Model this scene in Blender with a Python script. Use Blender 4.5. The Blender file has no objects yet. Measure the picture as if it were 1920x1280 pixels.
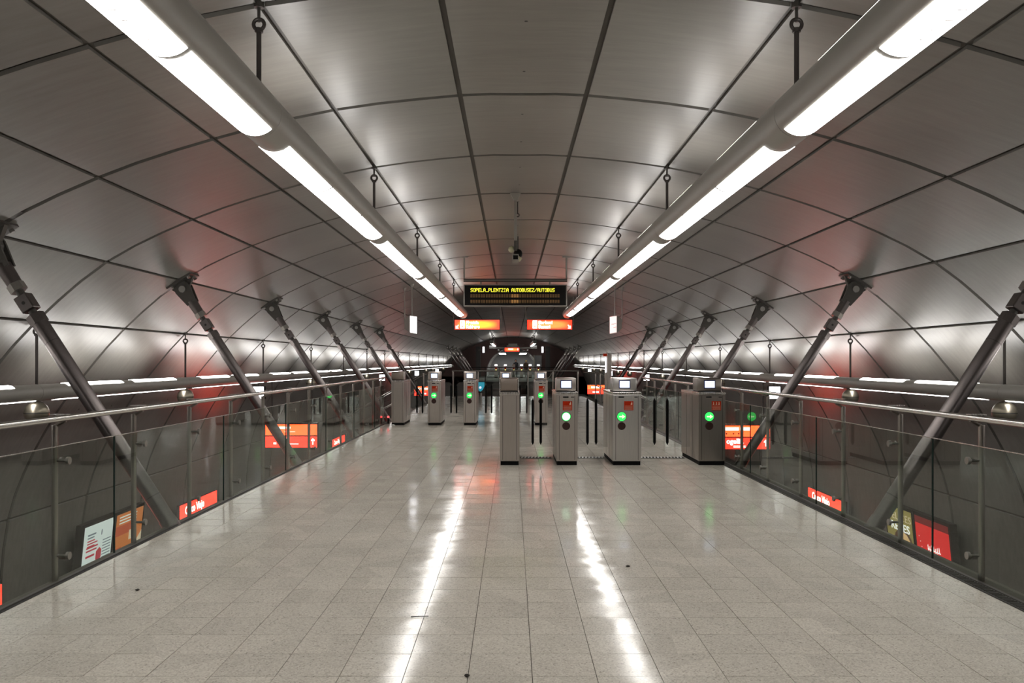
import bpy, bmesh, math, random
from mathutils import Vector, Matrix
import numpy as np

random.seed(7)
sc = bpy.context.scene
COL = sc.collection
PI = math.pi

# ------------------------------------------------------------------ camera, world, exposure
EYE = 1.466
cam_d = bpy.data.cameras.new('camera')
cam_d.sensor_width = 36.0
cam_d.lens = 36.0 * 1580.0 / 1920.0
cam_d.shift_y = 38.0 / 1920.0
cam_d.clip_start = 0.05
cam_d.clip_end = 400
cam = bpy.data.objects.new('camera', cam_d)
cam.location = (0, 0, EYE)
cam.rotation_euler = (PI / 2, 0, 0)
COL.objects.link(cam)
sc.camera = cam

world = bpy.data.worlds.new('world')
sc.world = world
world.use_nodes = True
world.node_tree.nodes['Background'].inputs[0].default_value = (0.5, 0.5, 0.5, 1)
world.node_tree.nodes['Background'].inputs[1].default_value = 0.01

sc.view_settings.view_transform = 'Standard'
sc.view_settings.look = 'None'
sc.view_settings.gamma = 1.0
sc.view_settings.use_curve_mapping = False
sc.view_settings.exposure = 0.0

LAMP = 12.5        # ceiling tubes, downward diffusers
LAMP_UP = 10.0      # ceiling tubes, upward windows
SIDE = 10.0        # platform tubes, downward
SIDE_UP = 16.5     # platform tubes, upward
ORANGE = 3.5       # signs

AX = 0.10          # the vault's axis lies slightly right of the camera

# ------------------------------------------------------------------ materials
def nt(name):
    m = bpy.data.materials.new(name)
    m.use_nodes = True
    return m, m.node_tree.nodes, m.node_tree.links, m.node_tree.nodes['Principled BSDF']

def pbr(name, col, rough=0.5, metal=0.0, spec=0.5, emit=None, estr=0.0):
    m, n, l, b = nt(name)
    b.inputs['Base Color'].default_value = (*col, 1)
    b.inputs['Roughness'].default_value = rough
    b.inputs['Metallic'].default_value = metal
    b.inputs['Specular IOR Level'].default_value = spec
    if emit:
        b.inputs['Emission Color'].default_value = (*emit, 1)
        b.inputs['Emission Strength'].default_value = estr
    return m

def noise_node(n, l, vec, scale, detail=3, rough=0.5):
    t = n.new('ShaderNodeTexNoise')
    t.inputs['Scale'].default_value = scale
    t.inputs['Detail'].default_value = detail
    t.inputs['Roughness'].default_value = rough
    if vec is not None:
        l.new(vec, t.inputs['Vector'])
    return t

def ramp(n, l, fac, stops):
    r = n.new('ShaderNodeValToRGB')
    els = r.color_ramp.elements
    while len(els) < len(stops):
        els.new(0.5)
    for e, (p, c) in zip(els, stops):
        e.position = p
        e.color = (*c, 1) if len(c) == 3 else c
    l.new(fac, r.inputs['Fac'])
    return r

def mapped(n, l, scale):
    g = n.new('ShaderNodeNewGeometry')
    mp = n.new('ShaderNodeMapping')
    mp.inputs['Scale'].default_value = scale
    l.new(g.outputs['Position'], mp.inputs['Vector'])
    return mp.outputs['Vector']

def mat_panel():
    m, n, l, b = nt('polished concrete panel')
    v = mapped(n, l, (1.2, 9.0, 3.0))
    a = noise_node(n, l, v, 1.6, 6, 0.6)
    v2 = mapped(n, l, (0.5, 0.5, 0.5))
    c = noise_node(n, l, v2, 1.1, 3, 0.5)
    mix = n.new('ShaderNodeMath'); mix.operation = 'ADD'
    l.new(a.outputs['Fac'], mix.inputs[0]); l.new(c.outputs['Fac'], mix.inputs[1])
    hal = n.new('ShaderNodeMath'); hal.operation = 'MULTIPLY'; hal.inputs[1].default_value = 0.5
    l.new(mix.outputs[0], hal.inputs[0])
    oi = n.new('ShaderNodeObjectInfo')
    r = ramp(n, l, hal.outputs[0], [(0.32, (0.165, 0.155, 0.14)), (0.68, (0.255, 0.242, 0.218))])
    hs = n.new('ShaderNodeHueSaturation')
    mr = n.new('ShaderNodeMapRange')
    mr.inputs['To Min'].default_value = 0.9; mr.inputs['To Max'].default_value = 1.08
    l.new(oi.outputs['Random'], mr.inputs['Value'])
    l.new(mr.outputs[0], hs.inputs['Value']); l.new(r.outputs['Color'], hs.inputs['Color'])
    l.new(hs.outputs['Color'], b.inputs['Base Color'])
    rr = n.new('ShaderNodeMapRange')
    rr.inputs['To Min'].default_value = 0.3; rr.inputs['To Max'].default_value = 0.42
    l.new(a.outputs['Fac'], rr.inputs['Value'])
    l.new(rr.outputs[0], b.inputs['Roughness'])
    b.inputs['Specular IOR Level'].default_value = 0.5
    bp = n.new('ShaderNodeBump'); bp.inputs['Strength'].default_value = 0.06; bp.inputs['Distance'].default_value = 0.02
    l.new(a.outputs['Fac'], bp.inputs['Height']); l.new(bp.outputs[0], b.inputs['Normal'])
    return m

def mat_tile():
    m, n, l, b = nt('terrazzo tile')
    g = n.new('ShaderNodeNewGeometry')
    vo = n.new('ShaderNodeTexVoronoi'); vo.inputs['Scale'].default_value = 130
    l.new(g.outputs['Position'], vo.inputs['Vector'])
    sp = ramp(n, l, vo.outputs['Color'], [(0.0, (0.3, 0.265, 0.225)), (0.2, (0.55, 0.505, 0.44)), (0.6, (0.66, 0.615, 0.54)), (1.0, (0.74, 0.7, 0.62))])
    big = noise_node(n, l, g.outputs['Position'], 0.7, 4, 0.6)
    # every tile a touch lighter or darker
    sub = n.new('ShaderNodeVectorMath'); sub.operation = 'SUBTRACT'; sub.inputs[1].default_value = (0.0945, 3.93, 0)
    l.new(g.outputs['Position'], sub.inputs[0])
    dv = n.new('ShaderNodeVectorMath'); dv.operation = 'DIVIDE'; dv.inputs[1].default_value = (0.3, 0.3, 50)
    l.new(sub.outputs[0], dv.inputs[0])
    fl = n.new('ShaderNodeVectorMath'); fl.operation = 'FLOOR'
    l.new(dv.outputs[0], fl.inputs[0])
    wn = n.new('ShaderNodeTexWhiteNoise'); l.new(fl.outputs[0], wn.inputs['Vector'])
    add = n.new('ShaderNodeMath'); add.operation = 'MULTIPLY_ADD'; add.inputs[1].default_value = 0.4
    l.new(wn.outputs['Value'], add.inputs[0]); l.new(big.outputs['Fac'], add.inputs[2])
    mr = n.new('ShaderNodeMapRange'); mr.inputs['From Min'].default_value = 0.35; mr.inputs['From Max'].default_value = 1.05
    mr.inputs['To Min'].default_value = 0.86; mr.inputs['To Max'].default_value = 1.08
    l.new(add.outputs[0], mr.inputs['Value'])
    hs = n.new('ShaderNodeHueSaturation'); l.new(sp.outputs['Color'], hs.inputs['Color']); l.new(mr.outputs[0], hs.inputs['Value'])
    l.new(hs.outputs['Color'], b.inputs['Base Color'])
    wear = noise_node(n, l, g.outputs['Position'], 2.3, 5, 0.65)
    rr = n.new('ShaderNodeMapRange'); rr.inputs['From Min'].default_value = 0.3; rr.inputs['From Max'].default_value = 0.75
    rr.inputs['To Min'].default_value = 0.07; rr.inputs['To Max'].default_value = 0.18
    l.new(wear.outputs['Fac'], rr.inputs['Value']); l.new(rr.outputs[0], b.inputs['Roughness'])
    b.inputs['Specular IOR Level'].default_value = 0.15
    wav = noise_node(n, l, g.outputs['Position'], 1.7, 2, 0.5)
    bp = n.new('ShaderNodeBump'); bp.inputs['Strength'].default_value = 1.0; bp.inputs['Distance'].default_value = 0.0045
    l.new(wav.outputs['Fac'], bp.inputs['Height']); l.new(bp.outputs[0], b.inputs['Normal'])
    return m

def mat_steel(name, col, rough, vertical=True):
    m, n, l, b = nt(name)
    v = mapped(n, l, (60, 60, 1.5) if vertical else (60, 2, 60))
    a = noise_node(n, l, v, 3.0, 3, 0.6)
    r = ramp(n, l, a.outputs['Fac'], [(0.3, tuple(c * 0.88 for c in col)), (0.7, col)])
    l.new(r.outputs['Color'], b.inputs['Base Color'])
    b.inputs['Metallic'].default_value = 1.0
    rr = n.new('ShaderNodeMapRange'); rr.inputs['To Min'].default_value = rough * 0.85; rr.inputs['To Max'].default_value = rough * 1.2
    l.new(a.outputs['Fac'], rr.inputs['Value']); l.new(rr.outputs[0], b.inputs['Roughness'])
    return m

def mat_glass(name, tint, haze=0.0):
    m = bpy.data.materials.new(name); m.use_nodes = True
    n, l = m.node_tree.nodes, m.node_tree.links
    n.clear()
    out = n.new('ShaderNodeOutputMaterial')
    tr = n.new('ShaderNodeBsdfTransparent'); tr.inputs[0].default_value = (*tint, 1)
    gl = n.new('ShaderNodeBsdfGlossy'); gl.inputs['Roughness'].default_value = 0.015
    gl.inputs[0].default_value = (0.95, 1, 0.97, 1)
    fr = n.new('ShaderNodeFresnel'); fr.inputs['IOR'].default_value = 1.52
    ge = n.new('ShaderNodeNewGeometry')
    io = n.new('ShaderNodeMath'); io.operation = 'MULTIPLY_ADD'
    io.inputs[1].default_value = 1 / 1.52 - 1.52; io.inputs[2].default_value = 1.52
    l.new(ge.outputs['Backfacing'], io.inputs[0]); l.new(io.outputs[0], fr.inputs['IOR'])
    mx = n.new('ShaderNodeMixShader')
    l.new(fr.outputs[0], mx.inputs[0]); l.new(tr.outputs[0], mx.inputs[1]); l.new(gl.outputs[0], mx.inputs[2])
    last = mx
    if haze:
        df = n.new('ShaderNodeBsdfDiffuse'); df.inputs[0].default_value = (0.6, 0.59, 0.57, 1)
        last = n.new('ShaderNodeMixShader'); last.inputs[0].default_value = haze
        l.new(mx.outputs[0], last.inputs[1]); l.new(df.outputs[0], last.inputs[2])
    l.new(last.outputs[0], out.inputs['Surface'])
    return m

def mat_sign(name, edge, centre, s):
    """backlit acrylic: the brighter middle and redder rim are painted into the emission colour"""
    m, n, l, b = nt(name)
    b.inputs['Base Color'].default_value = (*edge, 1)
    b.inputs['Roughness'].default_value = 0.25
    tc = n.new('ShaderNodeTexCoord')
    sx = n.new('ShaderNodeSeparateXYZ'); l.new(tc.outputs['Generated'], sx.inputs[0])
    prod = None
    for ax in ('X', 'Z'):
        k = n.new('ShaderNodeMath'); k.operation = 'MULTIPLY'; k.inputs[1].default_value = PI
        l.new(sx.outputs[ax], k.inputs[0])
        s_ = n.new('ShaderNodeMath'); s_.operation = 'SINE'; l.new(k.outputs[0], s_.inputs[0])
        if prod is None:
            prod = s_
        else:
            p2 = n.new('ShaderNodeMath'); p2.operation = 'MULTIPLY'
            l.new(prod.outputs[0], p2.inputs[0]); l.new(s_.outputs[0], p2.inputs[1]); prod = p2
    r = ramp(n, l, prod.outputs[0], [(0.1, edge), (0.65, centre)])  # bright middle of the lit face is painted into its glow colour
    l.new(r.outputs['Color'], b.inputs['Emission Color'])
    b.inputs['Emission Strength'].default_value = s
    return m

def emis(name, col, s):
    return pbr(name, tuple(min(1, c) * 0.8 for c in col), 0.4, 0, 0.3, col, s)

M = {}
M['panel'] = mat_panel()
M['bolt'] = pbr('dark bolt hole', (0.03, 0.027, 0.025), 0.6)
M['backing'] = pbr('dark joint backing', (0.10, 0.09, 0.078), 0.6)
M['tile'] = mat_tile()
M['grout'] = pbr('grout', (0.14, 0.12, 0.1), 0.9)
M['granite'] = pbr('dark speckled edging', (0.05, 0.048, 0.046), 0.35)
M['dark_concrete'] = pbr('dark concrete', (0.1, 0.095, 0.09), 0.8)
M['ballast'] = pbr('track bed', (0.05, 0.047, 0.045), 0.9)
M['tube_paint'] = pbr('grey painted tube', (0.33, 0.315, 0.285), 0.4, 0.0, 0.5)
M['strut_paint'] = mat_steel('dark brushed strut steel', (0.19, 0.168, 0.162), 0.33)
M['cast'] = pbr('dark cast steel', (0.085, 0.078, 0.07), 0.42, 0.4, 0.5)
M['bright_steel'] = mat_steel('plain machined steel', (0.42, 0.4, 0.37), 0.35)
M['rod'] = pbr('hanger rod', (0.07, 0.06, 0.055), 0.45, 0.5)
M['steel'] = mat_steel('brushed stainless', (0.57, 0.515, 0.475), 0.33)
M['steel_bright'] = mat_steel('bright brushed stainless', (0.74, 0.71, 0.69), 0.3)
M['steel_dark'] = mat_steel('bronze grey stainless', (0.38, 0.34, 0.31), 0.3)
M['steel_light'] = mat_steel('polished stainless', (0.72, 0.69, 0.66), 0.26)
M['steel_rail'] = pbr('polished handrail steel', (0.62, 0.6, 0.57), 0.2, 1.0)
M['head_back'] = mat_steel('brown tinted stainless', (0.36, 0.3, 0.26), 0.38)
M['black'] = pbr('black plastic', (0.008, 0.007, 0.007), 0.6, 0, 0.15)
M['rubber'] = pbr('black rubber', (0.004, 0.004, 0.004), 0.7, 0, 0.1)
M['seam'] = pbr('dark seam', (0.02, 0.018, 0.016), 0.6)
M['glass'] = mat_glass('clear glass', (0.8, 0.87, 0.83))
M['glass_edge'] = pbr('green glass edge', (0.02, 0.035, 0.03), 0.2)
M['leaf_glass'] = mat_glass('gate leaf glass', (0.84, 0.84, 0.84), 0.10)
M['lamp'] = emis('tube lamp diffuser', (1, 0.975, 0.94), LAMP)
M['lamp_up'] = emis('tube lamp uplight', (1, 0.975, 0.94), LAMP_UP)
M['tunnel_lamp'] = emis('tunnel lamp', (1, 0.98, 0.97), 16.0)
M['louvre'] = emis('glowing louvre blade', (1, 0.97, 0.95), 0.35)  # blades are no lamps: lamp light through them is put in as glow
M['side'] = emis('platform lamp diffuser', (1, 0.975, 0.95), SIDE)
M['side_up'] = emis('platform lamp uplight', (1, 0.975, 0.94), SIDE_UP)
M['white_box'] = emis('white lit box', (0.95, 0.95, 1), 3.0)
M['white_soft'] = emis('pinkish white lit face', (1, 0.72, 0.7), 0.85)
M['sign_yellow'] = mat_sign('orange backlit sign', (1.0, 0.045, 0.022), (1.2, 0.27, 0.025), ORANGE)
M['sign_orange'] = mat_sign('orange red backlit sign', (1.0, 0.026, 0.01), (1.2, 0.14, 0.028), ORANGE)
M['sign_red'] = emis('red backlit sign', (1.0, 0.026, 0.014), 1.5 * ORANGE)
M['sign_amber'] = emis('amber backlit sign', (1.0, 0.075, 0.018), 1.5 * ORANGE)
M['sign_white'] = emis('white sign lettering', (1, 0.93, 0.85), 3.0)
M['sign_case'] = pbr('dark sign casing', (0.05, 0.02, 0.015), 0.5)
M['led'] = emis('lit yellow led', (1.0, 0.95, 0.06), 1.3)
M['led_dim'] = emis('dim glow amber led cell', (0.35, 0.2, 0.08), 0.16)  # faint glow given to cells that show no text
M['led_amber'] = emis('faint amber led cell', (0.8, 0.4, 0.12), 0.6)
M['screen'] = emis('pale blue screen', (0.72, 0.82, 1.0), 1.25)
M['screen_ink'] = emis('screen linework', (0.45, 0.55, 0.85), 0.8)
M['bezel'] = pbr('blue black bezel', (0.03, 0.03, 0.12), 0.3)
M['sticker'] = pbr('orange red sticker', (0.4, 0.022, 0.003), 0.6, 0, 0.1)
M['sticker_ink'] = pbr('pale sticker print', (0.75, 0.55, 0.42), 0.5)
M['green'] = emis('green pass light', (0.04, 0.8, 0.12), 1.3)
M['green_arrow'] = emis('pale green arrow', (0.62, 1.0, 0.45), 1.5)
M['green_white'] = emis('white green light', (0.7, 1.0, 0.78), 1.6)
M['lens'] = pbr('dark red lens', (0.035, 0.014, 0.012), 0.25)
M['yellow_pt'] = emis('yellow pass light', (1.0, 0.85, 0.2), 4.0)
M['cyan'] = emis('cyan screen', (0.02, 0.36, 0.5), 0.8)
M['red_pt'] = emis('small red lamp', (1.0, 0.08, 0.08), 2.5)
M['ball'] = pbr('brass grey speaker shell', (0.3, 0.27, 0.21), 0.33, 0.75)
M['brown_wall'] = pbr('dark brown end wall', (0.24, 0.145, 0.13), 0.6)
M['tunnel'] = pbr('grey tunnel lining', (0.3, 0.3, 0.29), 0.45)
M['paper'] = pbr('white litter', (0.8, 0.8, 0.78), 0.7)
M['leaf_litter'] = pbr('dark litter', (0.03, 0.025, 0.02), 0.8)
M['cream'] = pbr('cream camera housing', (0.5, 0.47, 0.3), 0.4)
M['mount'] = pbr('grey painted mount', (0.3, 0.28, 0.25), 0.5)
M['skin'] = pbr('skin', (0.42, 0.26, 0.18), 0.5)
M['coat'] = pbr('dark coat', (0.02, 0.02, 0.025), 0.8)
M['coat_brown'] = pbr('brown coat', (0.06, 0.035, 0.02), 0.8)
M['hair'] = pbr('black hair', (0.01, 0.008, 0.008), 0.6)
M['cap_yellow'] = pbr('yellow cap', (0.5, 0.4, 0.06), 0.7)
PST = 0.75
M['p_white'] = emis('poster white', (0.78, 0.86, 0.82), PST * 0.8)
M['p_red'] = emis('poster crimson print', (0.55, 0.05, 0.07), PST * 0.7)
M['p_ink'] = emis('poster grey print', (0.2, 0.26, 0.28), PST * 0.6)
M['p_blue'] = emis('poster blue print', (0.08, 0.2, 0.36), PST * 0.7)
M['p_orange'] = emis('poster orange', (0.62, 0.2, 0.05), PST * 0.8)
M['p_rust'] = emis('poster rust', (0.5, 0.09, 0.03), PST * 0.8)
M['p_green'] = emis('poster green print', (0.12, 0.3, 0.06), PST * 0.8)
M['p_cream'] = emis('poster cream', (0.72, 0.6, 0.42), PST * 0.8)
M['p_olive'] = emis('poster olive', (0.33, 0.27, 0.07), PST * 0.7)
M['p_skin'] = emis('poster skin tone', (0.72, 0.47, 0.22), PST)
M['p_hair'] = emis('poster brown', (0.12, 0.06, 0.03), PST * 0.6)
M['p_scarlet'] = emis('poster scarlet', (0.72, 0.02, 0.02), PST * 1.1)
M['p_maroon'] = emis('poster maroon', (0.2, 0.012, 0.012), PST * 0.8)
M['p_bright'] = emis('poster white print', (0.9, 0.9, 0.86), PST * 1.3)

# ------------------------------------------------------------------ mesh building
class MB:
    def __init__(self):
        self.v, self.f, self.m = [], [], []
    def add(self, vs, fs, mi=0):
        o = len(self.v)
        self.v += [tuple(p) for p in vs]
        self.f += [tuple(i + o for i in f) for f in fs]
        self.m += [mi] * len(fs)
        return self
    def box(self, x0, x1, y0, y1, z0, z1, mi=0):
        vs = [(x, y, z) for z in (z0, z1) for y in (y0, y1) for x in (x0, x1)]
        return self.add(vs, [(0, 2, 3, 1), (4, 5, 7, 6), (0, 1, 5, 4), (2, 6, 7, 3), (0, 4, 6, 2), (1, 3, 7, 5)], mi)
    def tube(self, a, b, r0, r1=None, n=12, caps=True, mi=0, phase=0.0):
        r1 = r0 if r1 is None else r1
        a, b = Vector(a), Vector(b)
        d = (b - a).normalized()
        u = d.orthogonal().normalized() if abs(d.y) < 0.9 else Vector((1, 0, 0))
        if abs(d.y) <= 0.9:
            u = Vector((0, 1, 0)); u = (u - d * u.dot(d)).normalized()
        w = d.cross(u)
        vs = []
        for c, r in ((a, r0), (b, r1)):
            for i in range(n):
                t = 2 * PI * i / n + phase
                vs.append(c + (u * math.cos(t) + w * math.sin(t)) * r)
        fs = [(i, (i + 1) % n, n + (i + 1) % n, n + i) for i in range(n)]
        if caps:
            fs += [tuple(range(n - 1, -1, -1)), tuple(range(n, 2 * n))]
        return self.add(vs, fs, mi)
    def path(self, pts, r, n=8, mi=0):
        for p, q in zip(pts, pts[1:]):
            self.tube(p, q, r, n=n, mi=mi)
        return self
    def torus(self, c, R, r, axis='y', n=18, k=8, mi=0):
        vs, fs = [], []
        for i in range(n):
            t = 2 * PI * i / n
            for j in range(k):
                s = 2 * PI * j / k
                a, b, h = (R + r * math.cos(s)) * math.cos(t), (R + r * math.cos(s)) * math.sin(t), r * math.sin(s)
                p = {'y': (a, h, b), 'x': (h, a, b), 'z': (a, b, h)}[axis]
                vs.append((c[0] + p[0], c[1] + p[1], c[2] + p[2]))
        for i in range(n):
            for j in range(k):
                fs.append((i * k + j, ((i + 1) % n) * k + j, ((i + 1) % n) * k + (j + 1) % k, i * k + (j + 1) % k))
        return self.add(vs, fs, mi)
    def prism(self, poly, axis, h0, h1, mi=0):
        """poly in the two other axes (in x,y,z order); extruded along axis"""
        def p3(p, h):
            return {'y': (p[0], h, p[1]), 'x': (h, p[0], p[1]), 'z': (p[0], p[1], h)}[axis]
        n = len(poly)
        vs = [p3(p, h0) for p in poly] + [p3(p, h1) for p in poly]
        fs = [(i, (i + 1) % n, n + (i + 1) % n, n + i) for i in range(n)] + [tuple(range(n - 1, -1, -1)), tuple(range(n, 2 * n))]
        return self.add(vs, fs, mi)
    def disc(self, c, r, axis='y', t=0.004, n=24, mi=0):
        poly = [(r * math.cos(2 * PI * i / n), r * math.sin(2 * PI * i / n)) for i in range(n)]
        if axis == 'y':
            return self.prism([(c[0] + a, c[2] + b) for a, b in poly], 'y', c[1] - t, c[1], mi)
        return self.prism([(c[0] + a, c[1] + b) for a, b in poly], 'z', c[2], c[2] + t, mi)
    def ball(self, c, r, n=20, k=12, mi=0, sz=1.0):
        vs, fs = [], []
        for j in range(k + 1):
            ph = PI * j / k
            for i in range(n):
                t = 2 * PI * i / n
                vs.append((c[0] + r * math.sin(ph) * math.cos(t), c[1] + r * math.sin(ph) * math.sin(t), c[2] + sz * r * math.cos(ph)))
        for j in range(k):
            for i in range(n):
                fs.append((j * n + i, j * n + (i + 1) % n, (j + 1) * n + (i + 1) % n, (j + 1) * n + i))
        return self.add(vs, fs, mi)
    def arc(self, y0, y1, r0, r1, a0, a1, n, cx=0, cz=0, mi=0):
        """a curved strip of a tube along y; angles from straight down"""
        vs, fs = [], []
        for i in range(n + 1):
            t = a0 + (a1 - a0) * i / n
            for r in (r0, r1):
                for y in (y0, y1):
                    vs.append((cx + r * math.sin(t), y, cz - r * math.cos(t)))
        for i in range(n):
            o, q = i * 4, i * 4 + 4
            fs += [(o + 2, o + 3, q + 3, q + 2), (o, q, q + 1, o + 1), (o, o + 2, q + 2, q), (o + 1, q + 1, q + 3, o + 3)]
        fs += [(0, 1, 3, 2), (n * 4, n * 4 + 2, n * 4 + 3, n * 4 + 1)]
        return self.add(vs, fs, mi)
    def mesh(self, name, mats, smooth=None, bevel=0.0, segs=2):
        me = bpy.data.meshes.new(name)
        me.from_pydata(self.v, [], self.f)
        for mt in (mats if isinstance(mats, (list, tuple)) else [mats]):
            me.materials.append(M[mt] if isinstance(mt, str) else mt)
        me.polygons.foreach_set('material_index', self.m)
        if bevel:
            bm = bmesh.new(); bm.from_mesh(me)
            bmesh.ops.recalc_face_normals(bm, faces=bm.faces)
            bmesh.ops.bevel(bm, geom=[e for e in bm.edges if e.is_manifold and e.calc_face_angle(0) > 0.5], offset=bevel, segments=segs, profile=0.5, affect='EDGES')
            bm.to_mesh(me); bm.free()
        if smooth:
            me.polygons.foreach_set('use_smooth', [True] * len(me.polygons))
            me.set_sharp_from_angle(angle=math.radians(smooth))
        me.update()
        return me

def link(name, me, parent=None, loc=(0, 0, 0)):
    o = bpy.data.objects.new(name, me)
    COL.objects.link(o)
    o.location = loc
    if parent:
        o.parent = parent
    return o

def part(name, mb, mats, parent, smooth=None, bevel=0.0, label=None, segs=2):
    o = link(name, mb.mesh(name, mats, smooth, bevel, segs), parent)
    if label:
        o['label'] = label
    return o

def thing(name, label, cat, loc=(0, 0, 0), group=None, rz=0.0):
    o = bpy.data.objects.new(name, None)
    COL.objects.link(o)
    o.location = loc
    o.rotation_euler = (0, 0, rz)
    o.empty_display_size = 0.2
    o['label'] = label; o['category'] = cat
    if group:
        o['group'] = group
    return o

def single(name, mb, mats, label, cat, loc=(0, 0, 0), group=None, smooth=None, bevel=0.0):
    o = link(name, mb.mesh(name, mats, smooth, bevel), None, loc)
    o['label'] = label; o['category'] = cat
    if group:
        o['group'] = group
    return o

def struct(name, mb, mats, label, smooth=None, loc=(0, 0, 0)):
    o = link(name, mb.mesh(name, mats, smooth), None, loc)
    o['kind'] = 'structure'; o['label'] = label
    o['category'] = name.split('_')[0]
    return o

KIDS = {}
def copy_tree(o, parent=None):
    c = o.copy(); COL.objects.link(c)
    c.parent = parent
    for ch in [x for x in o.children]:
        copy_tree(ch, c)
    return c

def place(o, loc, label, first):
    c = o if first else copy_tree(o)
    c.location = loc; c['label'] = label
    return c

def text_mesh(s, size, mat, width=None, bold=0.0):
    cu = bpy.data.curves.new('lettering', 'FONT')
    cu.body = s; cu.size = size; cu.extrude = 0.002; cu.resolution_u = 3
    cu.offset = bold
    ob = bpy.data.objects.new('lettering', cu)
    COL.objects.link(ob)
    dg = bpy.context.evaluated_depsgraph_get()
    me = bpy.data.meshes.new_from_object(ob.evaluated_get(dg))
    bpy.data.objects.remove(ob)
    me.materials.clear(); me.materials.append(M[mat])
    xs = [v.co.x for v in me.vertices]
    if width and xs:
        k = width / (max(xs) - min(xs))
        for v in me.vertices:
            v.co.x = (v.co.x - min(xs)) * k
    return me

def lettering(s, size, mat, parent, origin, xdir=(1, 0, 0), ndir=(0, -1, 0), width=None, bold=0.0, up=(0, 0, 1)):
    me = text_mesh(s, size, mat, width, bold)
    X, N, U, O = Vector(xdir), Vector(ndir), Vector(up), Vector(origin)
    for v in me.vertices:
        v.co = O + X * v.co.x + U * v.co.y + N * v.co.z
    return link('lettering', me, parent)

# ------------------------------------------------------------------ vault profile
HALF = [(0, 3.876), (0.575, 3.866), (1.70, 3.736), (2.79, 3.474), (3.83, 3.126), (4.83, 2.63), (5.65, 1.942),
        (6.2, 1.316), (6.62, 0.75), (7.04, 0.0), (7.32, -0.80), (7.44, -1.93), (7.42, -3.45)]
JI = [1, 2, 3, 4, 5, 6, 10, 12]          # indices of the joints in HALF
def cr(p0, p1, p2, p3, t):
    return tuple(0.5 * ((2 * b) + (-a + c) * t + (2 * a - 5 * b + 4 * c - d) * t * t + (-a + 3 * b - 3 * c + d) * t ** 3) for a, b, c, d in zip(p0, p1, p2, p3))
FULL = [(-x, z) for x, z in HALF[:0:-1]] + HALF
NH = len(HALF) - 1
def prof(u):
    """u in index units on the right half, negative on the left"""
    i = u + NH
    k = min(max(int(math.floor(i)), 0), len(FULL) - 2)
    t = i - k
    g = lambda j: FULL[min(max(j, 0), len(FULL) - 1)]
    return cr(g(k - 1), g(k), g(k + 1), g(k + 2), t)
def normal(u):
    a, b = prof(u - 0.02), prof(u + 0.02)
    dx, dz = b[0] - a[0], b[1] - a[1]
    L = math.hypot(dx, dz)
    return (-dz / L * -1 * -1, dx / L)  # outward (up at the crown)
RING0, RSP = 7.60, 2.24
rz = lambda k: RING0 + RSP * k
K0, K1 = -6, 34
END = rz(K1)

def offset_pt(u, d):
    p, nn = prof(u), normal(u)
    return (AX + p[0] + nn[0] * d, p[1] + nn[1] * d)

COLS = []
js = [-j for j in JI[::-1]] + JI
for a, b in zip(js, js[1:]):
    COLS.append((a, b))
GAP = 0.020
GAPY = 0.036
def panel_mb(ua, ub, y0, y1, mb=None):
    mb = mb or MB()
    n = max(3, int(round((ub - ua) * 2.5)))
    du = GAP / max(1e-6, math.hypot(prof(ub)[0] - prof(ua)[0], prof(ub)[1] - prof(ua)[1])) * (ub - ua)
    us = [ua + du + (ub - ua - 2 * du) * i / n for i in range(n + 1)]
    vs, fs = [], []
    for u in us:
        pi, po = offset_pt(u, 0.0), offset_pt(u, 0.03)
        for y in (y0 + GAPY, y1 - GAPY):
            vs += [(pi[0], y, pi[1]), (po[0], y, po[1])]
    for i in range(n):
        o, q = i * 4, i * 4 + 4
        fs += [(o, q, q + 2, o + 2), (o, o + 1, q + 1, q), (o + 2, q + 2, q + 3, o + 3)]
    fs += [(0, 2, 3, 1), (n * 4, n * 4 + 1, n * 4 + 3, n * 4 + 2)]
    mb.add(vs, fs, 0)
    # two bolt holes on the middle line
    um = (ua + ub) / 2
    for fy in (0.27, 0.73):
        yy = y0 + (y1 - y0) * fy
        c, nn = offset_pt(um, -0.001), normal(um)
        tx = (nn[1], -nn[0])
        r = 0.014
        ring = []
        for i in range(6):
            t = 2 * PI * i / 6
            ring.append((c[0] + tx[0] * r * math.cos(t), yy + r * math.sin(t), c[1] + tx[1] * r * math.cos(t)))
        mb.add(ring, [tuple(range(6))], 1)
    return mb

def shell(u0, u1, y0, y1, d0=0.036, d1=0.30):
    mb = MB()
    n = int(round((u1 - u0) * 3))
    vs, fs = [], []
    for i in range(n + 1):
        u = u0 + (u1 - u0) * i / n
        for d in (d0, d1):
            p = offset_pt(u, d)
            vs += [(p[0], y0, p[1]), (p[0], y1, p[1])]
    for i in range(n):
        o, q = i * 4, i * 4 + 4
        fs += [(o, q, q + 1, o + 1), (o + 2, o + 3, q + 3, q + 2), (o, o + 2, q + 2, q), (o + 1, q + 1, q + 3, o + 3)]
    fs += [(0, 1, 3, 2), (n * 4, n * 4 + 2, n * 4 + 3, n * 4 + 1)]
    return mb.add(vs, fs)

def build_lining(root, cols, ka, kb, pname):
    far = MB()
    for (ua, ub) in cols:
        me = panel_mb(ua, ub, 0, RSP).mesh(pname, ['panel', 'bolt'], 30)
        for k in range(ka, kb):
            link(pname, me, root, (0, rz(k), 0))
        for k in list(range(K0, ka)) + list(range(kb, K1)):
            panel_mb(ua, ub, rz(k), rz(k + 1), far)
    o = part('distant_panels', far, ['panel', 'bolt'], root, 30)
    o['kind'] = 'stuff'

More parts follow.
